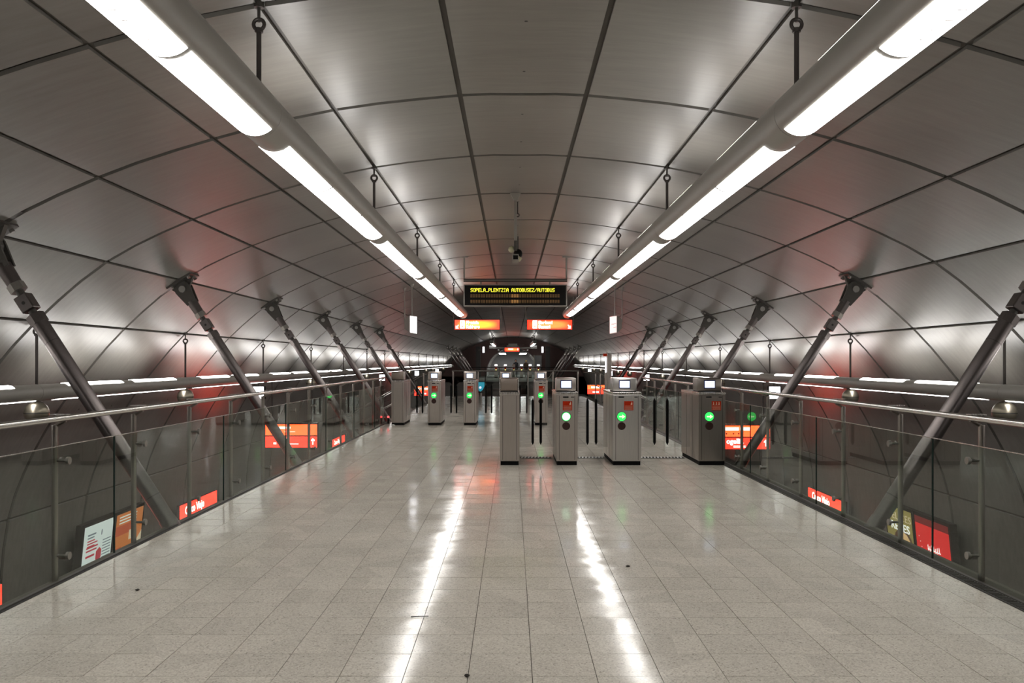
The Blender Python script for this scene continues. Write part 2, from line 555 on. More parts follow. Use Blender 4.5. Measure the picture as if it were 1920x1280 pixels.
ceiling = struct('ceiling', shell(-5.0, 5.0, rz(K0), END), 'backing', 'vaulted ceiling of grey concrete panels with dark joints above the mezzanine', 40)
build_lining(ceiling, COLS[3:-3], -2, 22, 'ceiling_panel')
wall_left = struct('wall_left', shell(-12.0, -5.002, rz(K0), END), 'backing', 'curved grey panelled wall beside the left platform', 40)
build_lining(wall_left, COLS[:3], -2, 30, 'wall_panel')
wall_right = struct('wall_right', shell(5.002, 12.0, rz(K0), END), 'backing', 'curved grey panelled wall beside the right platform', 40)
build_lining(wall_right, COLS[-3:], -2, 30, 'wall_panel')

# ------------------------------------------------------------------ end wall with the access tunnel
def ring_wall(y0, y1, inner):
    """closed wall between the vault profile and an inner arch outline (same vertex count)"""
    n = len(inner)
    outer = []
    for i in range(n):
        u = -12 + 24 * i / (n - 1)
        p = prof(u); outer.append((AX + p[0], p[1]))
    mb = MB()
    vs = []
    for y in (y0, y1):
        vs += [(a, y, b) for a, b in outer] + [(a, y, b) for a, b in inner]
    fs = []
    for i in range(n - 1):
        fs += [(i, i + 1, n + i + 1, n + i), (2 * n + i, 3 * n + i, 3 * n + i + 1, 2 * n + i + 1), (n + i, n + i + 1, 3 * n + i + 1, 3 * n + i)]
    return mb.add(vs, fs)
N_ARCH = 33
arch = []
for i in range(N_ARCH):
    t = PI * (1 - i / (N_ARCH - 1))
    arch.append((AX + 2.65 * math.cos(t) * (1.0 if abs(math.cos(t)) < .99 else 1.0), 0.0 + 2.8 * math.sin(t) ** 0.8))
end_wall = struct('wall_back', ring_wall(END, END + 0.4, arch), 'brown_wall', 'dark brown end wall of the station with an arched tunnel opening')
mb = MB()
mb.box(AX - 7.5, AX + 7.5, END, END + 0.4, -3.6, -0.002)
part('lower_wall', mb, 'brown_wall', end_wall)
mb = MB()
LT = 14
vs, fs = [], []
for y in (END + 0.4, END + LT):
    vs += [(a, y, b) for a, b in arch]
for i in range(N_ARCH - 1):
    fs.append((i, i + 1, N_ARCH + i + 1, N_ARCH + i))
mb.add(vs, fs)
mb.add([(a, END + LT, b) for a, b in arch], [tuple(range(N_ARCH))])
tun = struct('wall_tunnel', mb, 'tunnel', 'grey lining of the small access tunnel beyond the far gates', 40)
for k in range(4):
    rb = MB()
    y = END + 1.2 + 3.2 * k
    for i in range(N_ARCH - 1):
        a, b = arch[i], arch[i + 1]
        s = 0.985
        q = lambda p: (AX + (p[0] - AX) * s, p[1] * s)
        rb.add([(*[a[0], y, a[1]],), (b[0], y, b[1]), (q(b)[0], y, q(b)[1]), (q(a)[0], y, q(a)[1]),
                (a[0], y + .12, a[1]), (b[0], y + .12, b[1]), (q(b)[0], y + .12, q(b)[1]), (q(a)[0], y + .12, q(a)[1])],
               [(0, 1, 2, 3), (4, 7, 6, 5), (3, 2, 6, 7)])
    part('tunnel_rib', rb, 'backing', tun, 40)
for tx, ty in ((-1.0, 86.5), (1.15, 86.5), (-1.0, 91.5), (1.15, 91.5)):
    mb = MB(); mb.box(tx - .35, tx + .35, ty, ty + 2.6, 2.30, 2.36)
    case = part('strip_light', mb, 'mount', tun)
    mb = MB(); mb.box(tx - .33, tx + .33, ty + .02, ty + 2.58, 2.27, 2.30); mb.box(tx - .33, tx + .33, ty - .01, ty, 2.28, 2.35); part('diffuser', mb, 'tunnel_lamp', case)
    mb = MB(); mb.tube((tx, ty + 1.3, 2.35), (tx, ty + 1.3, 2.6), .015, n=6); part('stem', mb, 'mount', case)
mb = MB(); mb.box(AX - 7.6, AX + 7.6, rz(K0) - 0.4, rz(K0), -3.6, 4.2)
struct('wall_added', mb, 'dark_concrete', 'dark unseen wall added behind the viewpoint to enclose the light')  # unseen wall added to enclose the light; the space runs on there

# ------------------------------------------------------------------ floors
FX0, FX1 = -2.98, 3.0
FY0, FY1 = -3.0, 36.0
mb = MB(); mb.box(FX0 - 0.13, FX1 + 0.26, FY0, FY1, -0.42, -0.012)
floor = struct('floor', mb, 'grout', 'pale terrazzo tiled mezzanine floor')
T = 0.3
tx0 = 0.0945
xs = []
x = tx0
while x > FX0 + 1e-4:
    x -= T
while x < FX1 - 1e-4:
    a, b = max(x, FX0), min(x + T, FX1)
    if b - a > 0.02:
        xs.append((a, b))
    x += T
G = 0.0016
def tile_geo(mb, a, b, y0, y1, cx, cy, tilt):
    e = 0.0
    x0, x1, Y0, Y1 = a + G, b - G, y0 + G, y1 - G
    zz = lambda X, Y: tilt[0] * (X - (a + b) / 2) + tilt[1] * (Y - (y0 + y1) / 2)
    top = [(x0 + e, Y0 + e), (x1 - e, Y0 + e), (x1 - e, Y1 - e), (x0 + e, Y1 - e)]
    low = [(x0, Y0), (x1, Y0), (x1, Y1), (x0, Y1)]
    vs = [(X - cx, Y - cy, zz(X, Y)) for X, Y in top] + [(X - cx, Y - cy, -0.014) for X, Y in low]
    fs = [(0, 1, 2, 3)]
    for i in range(4):
        j = (i + 1) % 4
        fs += [(4 + i, 4 + j, j, i)]
    mb.add(vs, fs)
rt = lambda: (random.gauss(0, 0.0030), random.gauss(0, 0.0016))
yrow = 3.93 - 2 * T
variants = {}
rows_single = 14
for r in range(rows_single):
    y0 = yrow + r * T
    for ci, (a, b) in enumerate(xs):
        if len(xs) * r + ci >= 300:
            break
        w = round(b - a, 3)
        pool = variants.setdefault(w, [])
        if len(pool) < 14:
            mb = MB(); tile_geo(mb, a, b, y0, y0 + T, a, y0, rt())
            pool.append(mb.mesh('floor_tile', 'tile'))
        link('floor_tile', random.choice(pool) if len(pool) == 14 else pool[-1], floor, (a, y0, 0))
far = MB()
n_before = int((yrow - FY0) / T)
for r in list(range(-n_before, 0)) + list(range(rows_single, int((FY1 - yrow) / T))):
    y0 = yrow + r * T
    for (a, b) in xs:
        tile_geo(far, a, b, y0, y0 + T, 0, 0, rt())
o = part('distant_tiles', far, 'tile', floor); o['kind'] = 'stuff'

mb = MB(); mb.box(FX0 - 0.05, FX0 - 0.001, FY0, 20.4, -0.011, 0.002)
struct('trim_1', mb, 'granite', 'narrow dark edging along the left glass balustrade')
mb = MB(); mb.box(FX1 + 0.001, FX1 + 0.085, FY0, 20.4, -0.011, 0.006)
tr2 = struct('trim_2', mb, 'granite', 'dark slotted drain strip along the right glass balustrade')
gr = MB()
y = 3.2
while y < 14:
    gr.box(FX1 + 0.012, FX1 + 0.072, y, y + 0.012, 0.006, 0.011)
    y += 0.032
o = part('grating_bars', gr, 'cast', tr2); o['kind'] = 'stuff'

mb = MB(); mb.box(AX - 4.4, AX + 4.4, FY0, END + LT, -4.95, -4.7)
struct('floor_track_bed', mb, 'ballast', 'dark track bed under the mezzanine')
mb = MB(); mb.box(AX - 7.45, AX - 4.4, rz(K0), END, -4.7, -3.5)
struct('floor_platform_left', mb, 'dark_concrete', 'left platform below the mezzanine')
mb = MB(); mb.box(AX + 4.4, AX + 7.45, rz(K0), END, -4.7, -3.5)
struct('floor_platform_right', mb, 'dark_concrete', 'right platform below the mezzanine')
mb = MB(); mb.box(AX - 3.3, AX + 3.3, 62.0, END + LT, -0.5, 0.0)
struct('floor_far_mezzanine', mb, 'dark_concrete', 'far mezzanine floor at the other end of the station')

# ------------------------------------------------------------------ light tubes
def light_tube(label, x, z, r, y_start, y_end, first_hang, half, up_w, lamp, lamp_up, hang_u, rodr, group, up_y):
    root = thing('light_tube', label, 'light', (AX + x, 0, z), group)
    P = 2 * RSP
    # body, cut where the hangers hold it
    hangs = []
    h = first_hang
    while h < y_end - 0.05:
        hangs.append(h); h += P
    cuts = [y_start] + [h - 0.03 for h in hangs if h - 0.03 > y_start + .1] + [y_end]
    for a, b in zip(cuts, cuts[1:]):
        mb = MB(); mb.tube((0, a + 0.002, 0), (0, b - 0.002, 0), r, n=28)
        part('tube_body', mb, 'tube_paint', root, 40)
    lamp_me = {}
    def window(y0, y1, ca, ha, mat, nm):
        key = (nm, round(y1 - y0, 3))
        if key not in lamp_me:
            mb = MB(); mb.arc(0, y1 - y0, r - 0.004, r + 0.0035, ca - ha, ca + ha, 8)
            lamp_me[key] = mb.mesh(nm, mat, 40)
        link(nm, lamp_me[key], root, (0, y0, 0))
    for h in [first_hang - P] + hangs:
        a = h + 0.32
        step = (P - 0.38) / 3
        for i in range(3):
            y0, y1 = a + i * step + 0.024, a + (i + 1) * step - 0.024
            if y1 < y_end and y0 > y_start:
                window(y0, y1, 0, half, lamp, 'diffuser')
                if half > 0.7 and 2.0 < y0 < 7.0:
                    mb = MB(); q = y0 + 0.05
                    while q < y1 - 0.03:
                        mb.arc(q, q + 0.009, r + 0.004, r + 0.007, -0.16, 0.16, 4); q += 0.105
                    lv = part('louvre_blades', mb, 'louvre', root); lv['kind'] = 'stuff'
        for (o0, o1) in up_y:
            y0, y1 = h + o0, h + o1
            if y1 < y_end and y0 > y_start:
                window(y0, y1, PI, up_w, lamp_up, 'uplight_window')
    top = prof(hang_u)[1]
    for h in hangs:
        if h < 3:
            continue
        mb = MB()
        zt = top - z - 0.16
        mb.tube((0, h, r - 0.01), (0, h, zt), rodr, n=10)
        rod = part('hanger_rod', mb, 'rod', root, 40)
        mb = MB()
        mb.torus((0, h, zt + rodr * 2.2), rodr * 2.2, rodr * 0.8, 'y', 16, 8)
        mb.tube((0, h, zt - rodr), (0, h, zt + rodr * 0.6), rodr * 1.7, n=10)
        part('eye_ring', mb, 'rod', rod, 40)
        mb = MB()
        mb.tube((0, h, zt + rodr * 3.2), (0, h, top - z + 0.05), rodr * 0.7, n=8)
        mb.tube((0, h, top - z - 0.02), (0, h, top - z + 0.05), rodr * 2.2, n=8)
        part('eye_bolt', mb, 'cast', rod, 40)
    mb = MB()
    mb.tube((0, y_end, 0), (0, y_end + 0.03, 0), r * 1.01, r * 0.8, n=28)
    part('end_cap', mb, 'tube_paint', root, 40)
    return root

H45 = math.radians(43)
UP_C = [(0.6, 1.75), (2.73, 3.88)]
for s, side in ((-1, 'left'), (1, 'right')):
    light_tube('long grey light tube hung from the ceiling over the %s half of the mezzanine' % side, s * 1.71, 3.035, 0.152, -3.0, 27.6,
               rz(-1) - 2 * RSP, H45, math.radians(32), 'lamp', 'lamp_up', 2.0, 0.0155, 'ceiling light tubes over the mezzanine', UP_C)
for s, side in ((-1, 'left'), (1, 'right')):
    light_tube('long thin grey light tube hung along the curved wall over the %s platform' % side, s * 5.65, 1.105, 0.098, rz(K0) + 1, 78.5,
               rz(-1), math.radians(24), math.radians(48), 'side', 'side_up', 6.0, 0.016, 'wall light tubes over the platforms', [(0.57, 2.05), (2.4, 3.92)])
for s, side in ((-1, 'left'), (1, 'right')):
    light_tube('short distant light tube over the %s half of the far mezzanine' % side, s * 1.71, 3.035, 0.152, 66.0, 79.5,
               rz(27), H45, math.radians(32), 'lamp', 'lamp_up', 2.0, 0.03, 'light tubes over the far mezzanine', [(0.25, 2.1), (2.3, 4.2)])

# ------------------------------------------------------------------ struts
def make_strut(s):
    """origin at the foot; s=-1 leans to the left wall"""
    root = thing('roof_strut', '', 'strut')
    foot = Vector((0, 0, -0.05))
    pin = Vector((s * 1.65, 0, 2.50))
    d = (pin - foot).normalized()
    L = (pin - foot).length
    P = lambda t: pin - d * t
    mb = MB(); mb.tube(foot, P(0.82), 0.07, n=20)
    tube = part('tube_shaft', mb, 'strut_paint', root, 40)
    mb = MB(); mb.tube(P(1.02), P(1.025), 0.0715, n=20); mb.tube(P(L - 0.35), P(L - 0.36), 0.0715, n=20)
    part('weld_line', mb, 'cast', tube, 40)
    mb = MB(); mb.tube(P(0.82), P(0.73), 0.08, n=6)
    part('lower_collar', mb, 'strut_paint', root)
    mb = MB(); mb.tube(P(0.75), P(0.36), 0.036, n=14)
    part('threaded_rod', mb, 'cast', root, 40)
    # square turnbuckle block with a hole
    mb = MB(); mb.tube(P(0.685), P(0.525), 0.088, n=4, phase=PI / 4)
    blk = part('turnbuckle', mb, 'strut_paint', root, bevel=0.01)
    c = P(0.605)
    mb = MB(); mb.tube(c + Vector((0, -0.064, 0)), c + Vector((0, 0.064, 0)), 0.016, n=12)
    part('spanner_hole', mb, 'seam', blk, 40)
    mb = MB(); mb.tube(P(0.475), P(0.40), 0.076, n=6)
    part('hex_nut', mb, 'bright_steel', root)
    # fork: round neck flaring to two eye plates
    mb = MB()
    mb.tube(P(0.40), P(0.20), 0.066, 0.072, n=18)
    fork = part('fork_neck', mb, 'strut_paint', root, 40)
    u = Vector((d.z, 0, -d.x))
    for y in (-0.062, 0.038):
        poly = []
        for i in range(13):
            t = -PI / 2 + PI * i / 12
            q = d * (0.115 * math.cos(t)) + u * (0.115 * math.sin(t))
            poly.append((pin.x + q.x, pin.z + q.z))
        for tt, w in ((0.16, 0.085), (0.24, 0.07)):
            q = P(tt) + u * w; poly.append((q.x, q.z))
        for tt, w in ((0.24, -0.07), (0.16, -0.085)):
            q = P(tt) + u * w; poly.append((q.x, q.z))
        mb = MB(); mb.prism(poly, 'y', y, y + 0.024)
        part('fork_eye', mb, 'cast', root, 40)
    mb = MB(); mb.tube(pin + Vector((0, -0.085, 0)), pin + Vector((0, 0.085, 0)), 0.048, n=16)
    part('pin', mb, 'bright_steel', root, 40)
    # ceiling bracket at joint 5, in the vault's own tangent
    pj, nn = prof(s * 5.0), normal(s * 5.0)
    fx = pj[0] - s * 3.15
    J = Vector((fx, 0, pj[1]))
    nv = Vector((nn[0], 0, nn[1])); tv = Vector((nn[1], 0, -nn[0]))
    mb = MB()
    q = [J + tv * a + nv * b for a, b in ((-0.36, 0.03), (0.36, 0.03), (0.36, -0.012), (-0.36, -0.012))]
    mb.prism([(p.x, p.z) for p in q], 'y', -0.035, 0.035)
    q = [J + tv * a + nv * b for a, b in ((-0.2, 0.0), (0.2, 0.0), (0.2, -0.035), (-0.2, -0.035))]
    mb.prism([(p.x, p.z) for p in q], 'y', -0.17, 0.17)
    part('base_plate', mb, 'cast', root)
    for sy in (-1, 1):
        for st in (-0.14, 0.14):
            mb = MB()
            p = J + tv * st - nv * 0.03 + Vector((0, sy * 0.13, 0))
            mb.tube(p, p - nv * 0.035, 0.022, n=6)
            part('anchor_bolt', mb, 'bright_steel', root)
    poly = [J + tv * -0.2 - nv * 0.02, J + tv * 0.2 - nv * 0.02]
    for i in range(9):
        t = PI * i / 8
        poly.append(pin + tv * (0.105 * math.cos(t)) - nv * (0.105 * math.sin(t)))
    mb = MB(); mb.prism([(p.x, p.z) for p in poly], 'y', -0.030, 0.030)
    part('gusset_plate', mb, 'cast', root)
    # foot shoe
    mb = MB(); mb.tube(foot - d * 0.02, foot + d * 0.12, 0.080, 0.075, n=20)
    part('foot_shoe', mb, 'strut_paint', root, 40)
    mb = MB(); mb.box(-0.13 if s > 0 else -0.02, 0.02 if s > 0 else 0.13, -0.1, 0.1, -0.25, -0.03)
    part('foot_bracket', mb, 'cast', root)
    return root
ORD = ['nearest', 'second', 'third', 'fourth', 'fifth', 'sixth', 'seventh']
for s, side in ((-1, 'left'), (1, 'right')):
    st = make_strut(s); st['group'] = 'slanting roof struts beside the near mezzanine'
    ks = [2 * i for i in range(6)]
    for i, k in enumerate(ks):
        place(st, (AX + s * 3.15, rz(k), 0), 'dark grey steel roof strut leaning to the %s wall, %s of that row' % (side, ORD[i]), i == 0)
    for i, k in enumerate([24, 26, 28, 30]):
        c = place(st, (AX + s * 3.15, rz(k), 0), 'distant grey roof strut on the %s of the far mezzanine, %s there' % (side, ORD[i]), False)
        c['group'] = 'roof struts beside the far mezzanine'

# ------------------------------------------------------------------ balustrades
def balustrade(s, side):
    gx = -3.012 if s < 0 else 3.095
    root = thing('glass_balustrade', 'glass balustrade with steel handrail along the %s edge of the mezzanine' % side, 'railing', (gx, 0, 0), 'glass balustrades of the near mezzanine')
    px = s * 0.07
    mb = MB(); mb.tube((-s * 0.005, FY0 + 0.2, 1.088), (-s * 0.005, 19.86, 1.088), 0.021, n=16)
    part('handrail', mb, 'steel_rail', root, 40)
    mb = MB(); mb.box(-0.012, 0.012, FY0 + .2, 19.8, -0.06, 0.012)
    part('base_channel', mb, 'cast', root)
    post = MB()
    post.tube((px, 0, -0.2), (px, 0, 1.04), 0.021, n=14)
    post.tube((px, 0, 1.03), (-s * 0.005, 0, 1.07), 0.012, n=8)
    pme = post.mesh('post', 'steel_dark', 40)
    pl = MB(); pl.box(min(px, 0) - 0.02, max(px, 0) + 0.02, -0.03, 0.03, 1.108, 1.113)
    plme = pl.mesh('cap_plate', 'steel_light')
    cl = MB()
    cl.tube((px, 0.0, 0.80), (-s * 0.03, 0.0, 0.80), 0.010, n=8)
    cl.tube((-s * 0.012, 0.0, 0.80), (-s * 0.032, 0.0, 0.80), 0.026, n=14)
    clme = cl.mesh('glass_clamp', 'bright_steel', 40)
    y = 5.68 - 1.185 * 6
    posts = []
    while y < 19.5:
        posts.append(y); y += 1.185
    for y in posts + [19.8]:
        p = link('post', pme, root, (0, y, 0))
        link('cap_plate', plme, p)
        link('glass_clamp', clme, p)
        link('glass_clamp', clme, p, (0, 0, -0.64))
    # panes
    y = 6.38 - 2.42 * 3 if s < 0 else 6.2 - 2.37 * 3
    step = 2.42 if s < 0 else 2.37
    me = None
    while y < 19.7:
        y1 = min(y + step, 19.8)
        w = MB()
        w.add([(0, 0.006, 0.02), (0, y1 - y - 0.006, 0.02), (0, y1 - y - 0.006, 0.905), (0, 0.006, 0.905)], [(0, 1, 2, 3)])
        pane = link('glass_pane', w.mesh('glass_pane', 'glass'), root, (0, y, 0))
        e = MB()
        e.box(-0.006, 0.006, 0.004, y1 - y - 0.004, 0.903, 0.908)
        part('top_edge', e, 'steel_light', pane)
        e = MB()
        e.box(-0.006, 0.006, -0.002, 0.006, 0.02, 0.905)
        part('side_edge', e, 'glass_edge', pane)
        y = y1
    return root
balustrade(-1, 'left')
balustrade(1, 'right')

# rear cross balustrade at the end of the mezzanine
root = thing('end_railing', 'steel railing with dark glass across the far end of the near mezzanine', 'railing', (AX, 35.8, 0))
mb = MB(); mb.tube((-2.65, 0, 1.08), (2.75, 0, 1.08), 0.035, n=12); part('handrail', mb, 'steel_light', root, 40)
pm = MB(); pm.tube((0, 0, 0), (0, 0, 1.06), 0.03, n=10); pme = pm.mesh('post', 'steel', 40)
for i in range(6):
    link('post', pme, root, (-2.6 + 1.06 * i, 0.02, 0))
for i in range(5):
    w = MB(); w.add([(-2.58 + 1.06 * i, 0, 0.05), (-1.56 + 1.06 * i, 0, 0.05), (-1.56 + 1.06 * i, 0, 0.92), (-2.58 + 1.06 * i, 0, 0.92)], [(0, 1, 2, 3)])
    part('glass_pane', w, 'glass', root)

# ------------------------------------------------------------------ stairs to the platforms
def stair(s, side):
    root = thing('staircase', 'staircase with steel rails going down to the %s platform behind the gates' % side, 'stairs', (s * 3.3, 32.6, 0), 'stairs down to the platforms')
    sm = MB(); sm.box(0 if s > 0 else -0.32, 0.32 if s > 0 else 0, -0.9, 0.9, -0.22, 0.0)
    sme = sm.mesh('step', 'dark_concrete')
    for i in range(11):
        link('step', sme, root, (s * (0.02 + 0.30 * i), 0, -0.16 * (i + 1)))
    for y in (-0.9, 0.9):
        mb = MB()
        mb.path([(-s * 0.45, y, 1.05), (0, y, 1.05), (s * 3.2, y, -0.7)], 0.025, 10)
        part('stair_handrail', mb, 'steel_light', root, 40)
        mb = MB()
        mb.path([(0, y, 0.55), (s * 3.2, y, -1.2)], 0.016, 8)
        part('lower_rail', mb, 'steel', root, 40)
        for i in range(4):
            mb = MB(); xx = s * (0.02 + 0.9 * i); zz = 1.05 - 0.547 * (abs(xx))
            mb.tube((xx, y, zz - 1.1), (xx, y, zz), 0.025, n=10)
            part('stair_post', mb, 'steel', root, 40)
stair(-1, 'left'); stair(1, 'right')

# ------------------------------------------------------------------ fare gates
def arrow_poly(cx, cz, w):
    return [(cx - w, cz - w * .22), (cx, cz - w * .22), (cx, cz - w * .7), (cx + w, cz), (cx, cz + w * .7), (cx, cz + w * .22), (cx - w, cz + w * .22)]

def fare_gate(label, x0, x1, y0, group, face=True, length=1.22, leaves=(), light='arrow', head_w=0.93, sticker='hand', hx=-0.008, lx=None, steel_tone='steel'):  # body steel tone differs from gate to gate
    w = x1 - x0
    root = thing('fare_gate', label, 'gate', ((x0 + x1) / 2, y0, 0), group)
    h = w / 2
    mb = MB(); mb.box(-h + .012, h - .012, 0.012, length - .02, 0, 0.058); part('plinth', mb, 'rubber', root)
    mb = MB(); mb.box(-h, h, 0, length, 0.058, 1.0); body = part('body', mb, steel_tone, root, bevel=0.008)
    sm = MB()
    for x in (-h + 0.043, h - 0.043):
        sm.box(x - .0025, x + .0025, -0.0015, 0.01, 0.075, 0.985)
    for y in (0.42, 0.82):
        for x in (-h, h):
            sm.box(x - .0015, x + .0015, y - .003, y + .003, 0.075, 0.985)
    part('panel_seam', sm, 'seam', body)
    mb = MB(); mb.box(-h - .004, h + .004, -0.006, length + .006, 1.0, 1.036); part('lid', mb, 'steel_light', root, bevel=0.006)
    hh = h * head_w
    mb = MB(); mb.box(-hh + hx, hh + hx, 0.06, 0.40, 1.05, 1.238)
    head = part('head', mb, steel_tone if face else 'head_back', root, 40, bevel=0.018, segs=3)
    mb = MB(); mb.box(-hh * .96 + hx, hh * .96 + hx, 0.075, 0.385, 1.036, 1.051); part('head_neck', mb, 'seam', head)
    if not face:
        mb = MB()
        for x in (-hh + hx, hh + hx):
            mb.box(x - .006, x + .006, 0.054, 0.30, 1.052, 1.236)
        part('head_edge', mb, 'steel_light', head, bevel=0.003)
    else:
        sx = hx + 0.0
        mb = MB(); mb.box(sx - .082, sx + .082, 0.055, 0.062, 1.084, 1.204); bz = part('bezel', mb, 'bezel', head, bevel=0.003)
        mb = MB(); mb.box(sx - .070, sx + .070, 0.051, 0.056, 1.097, 1.191); part('screen', mb, 'screen', head)
        mb = MB()
        mb.box(sx + .012, sx + .045, 0.0495, 0.051, 1.160, 1.168); mb.box(sx - .05, sx + .03, 0.0495, 0.051, 1.128, 1.131)
        mb.box(sx - .02, sx + .05, 0.0495, 0.051, 1.112, 1.115)
        part('screen_linework', mb, 'screen_ink', head)
        cx = lx if lx is not None else -0.012
        mb = MB(); mb.box(cx - .045, cx + .035, -0.002, 0.004, 0.955, 0.976); part('card_slot', mb, 'black', body, bevel=0.003)
        mb = MB(); mb.box(h - .098, h - .052, -0.002, 0.004, 0.958, 0.972); part('ticket_slot', mb, 'seam', body)
        k = cx + 0.018
        if lx is not None:
            k = cx + 0.1
        mb = MB(); mb.box(k - .066, k + .066, -0.003, 0.001, 0.778, 0.908); stk = part('sticker', mb, 'sticker', body)
        mb = MB()
        for i, zz in enumerate((0.838, 0.815, 0.795)):
            mb.box(k - .055, k + .055, -0.0042, -0.003, zz - .002, zz + .002)
        if sticker == 'hand':
            mb.prism([(k + .028, .856), (k + .05, .856), (k + .05, .882), (k + .046, .9), (k + .04, .9), (k + .040, .884), (k + .03, .876)], 'y', -0.0042, -0.003)
        else:
            for q in (-.04, 0.0, .038):
                mb.prism([(k + q - .012, .856), (k + q + .01, .856), (k + q + .006, .88), (k + q - .004, .88)], 'y', -0.0042, -0.003)
                mb.disc((k + q, -0.003, .89), .007, t=.0012, n=8)
        part('sticker_print', mb, 'sticker_ink', stk)
        mb = MB(); mb.disc((cx, 0.002, 0.690), 0.070, t=0.006, n=28); rim = part('lamp_rim', mb, 'seam', body, 40)
        mb = MB(); mb.disc((cx, -0.004, 0.690), 0.063, t=0.004, n=28)
        part('pass_light', mb, 'green', body, 40)
        mb = MB()
        if light == 'arrow':
            mb.prism(arrow_poly(cx + .008, 0.690, 0.044), 'y', -0.0095, -0.008)
            part('arrow_mark', mb, 'green_arrow', body)
        else:
            mb.disc((cx, -0.008, 0.690), 0.054, t=0.0015, n=28)
            part('lamp_core', mb, 'green_white', body, 40)
        mb = MB(); mb.disc((cx, 0.002, 0.556), 0.056, t=0.006, n=28); part('stop_light', mb, 'lens', body, 40)
    for (a, b, bar) in leaves:
        # a = edge at the gate side, b = free edge (world x)
        la, lb, lbar = a - (x0 + x1) / 2, b - (x0 + x1) / 2, bar - (x0 + x1) / 2
        yy = 0.60
        w_ = MB(); lo, hi = min(la, lb), max(la, lb)
        c = 0.05 if hi - lo > .12 else 0.02
        if lb > la:
            poly = [(lo, .20), (hi - c, .20), (hi, .20 + c), (hi, .98 - c), (hi - c, .98), (lo, .98)]
        else:
            poly = [(lo + c, .20), (hi, .20), (hi, .98), (lo + c, .98), (lo, .98 - c), (lo, .20 + c)]
        w_.add([(p[0], yy, p[1]) for p in poly], [tuple(range(6))])
        lf = part('glass_leaf', w_, 'leaf_glass', root)
        bb = MB()
        r = 0.018
        bb.prism([(lbar - r, .27), (lbar, .23), (lbar + r, .27), (lbar + r, .885), (lbar, .925), (lbar - r, .885)], 'y', yy - .02, yy + .02)
        part('edge_bar', bb, 'rubber', lf)
    return root

YF = 11.94
gf = 'fare gates of the front row'
fare_gate('plain steel fare gate with blank brown head, at the inner end of the front row', -0.174, 0.106, YF, gf, face=False, leaves=[(0.106, 0.325, 0.308)])
fare_gate('narrow steel fare gate of the front row with a plain white-green light', 0.627, 0.932, YF, gf, light='white', leaves=[(0.627, 0.41, 0.427), (0.932, 1.14, 1.123)])
fare_gate('widest steel fare gate of the front row with a hand sticker and green arrow', 1.425, 1.832, YF, gf, leaves=[(1.425, 1.232, 1.25), (1.832, 2.14, 2.12)], hx=-0.025, head_w=0.86, lx=-0.075, steel_tone='steel_bright')
fare_gate('wide steel fare gate with a three figure sticker against the right balustrade', 2.645, 3.025, YF, gf, leaves=[(2.645, 2.29, 2.31)], sticker='people', hx=-0.02, head_w=0.9, lx=-0.04, steel_tone='steel_dark')
YR = 19.46
gr_ = 'fare gates of the rear row'
fare_gate('plain steel fare gate with blank head beside the left balustrade, rear row', -2.79, -2.49, YR, gr_, face=False, leaves=[(-2.49, -2.245, -2.26)])
fare_gate('steel fare gate with green light, second from the left in the rear row', -1.946, -1.64, YR, gr_, leaves=[(-1.946, -2.115, -2.13), (-1.64, -1.435, -1.45)])
fare_gate('steel fare gate with green light in the middle of the rear row', -1.12, -0.825, YR, gr_, leaves=[(-1.12, -1.305, -1.32), (-0.825, -0.605, -0.62)])
fare_gate('steel fare gate of the rear row hidden behind the plain front gate', -0.285, 0.01, YR, gr_, leaves=[(-0.285, -0.471, -0.486), (0.01, 0.205, 0.19)])
fare_gate('steel fare gate at the inner end of the rear row, behind front glass leaves', 0.53, 0.825, YR, gr_, leaves=[(0.53, 0.335, 0.35)])

# floor strips under the front passages
i = 0
for (a, b, lab) in ((0.125, 0.60, 'between the plain gate and the narrow gate'), (0.95, 1.40, 'between the narrow gate and the widest gate'), (1.85, 2.62, 'between the widest gate and the balustrade gate')):
    root = thing('threshold_strip', 'thin striped metal threshold strip in the floor ' + lab, 'strip', ((a + b) / 2, YF + 0.93, 0.001), 'threshold strips of the front gates')
    mb = MB(); mb.box(-(b - a) / 2, (b - a) / 2, -0.09, 0.09, 0, 0.004); part('strip_base', mb, 'black', root)
    mb = MB()
    x = -(b - a) / 2 + .01
    while x < (b - a) / 2 - .03:
        mb.prism([(x, -0.08), (x + .022, -0.08), (x + .04, 0.08), (x + .018, 0.08)], 'z', 0.004, 0.008)
        x += 0.05
    o = part('strip_bars', mb, 'paper', root); o['kind'] = 'stuff'

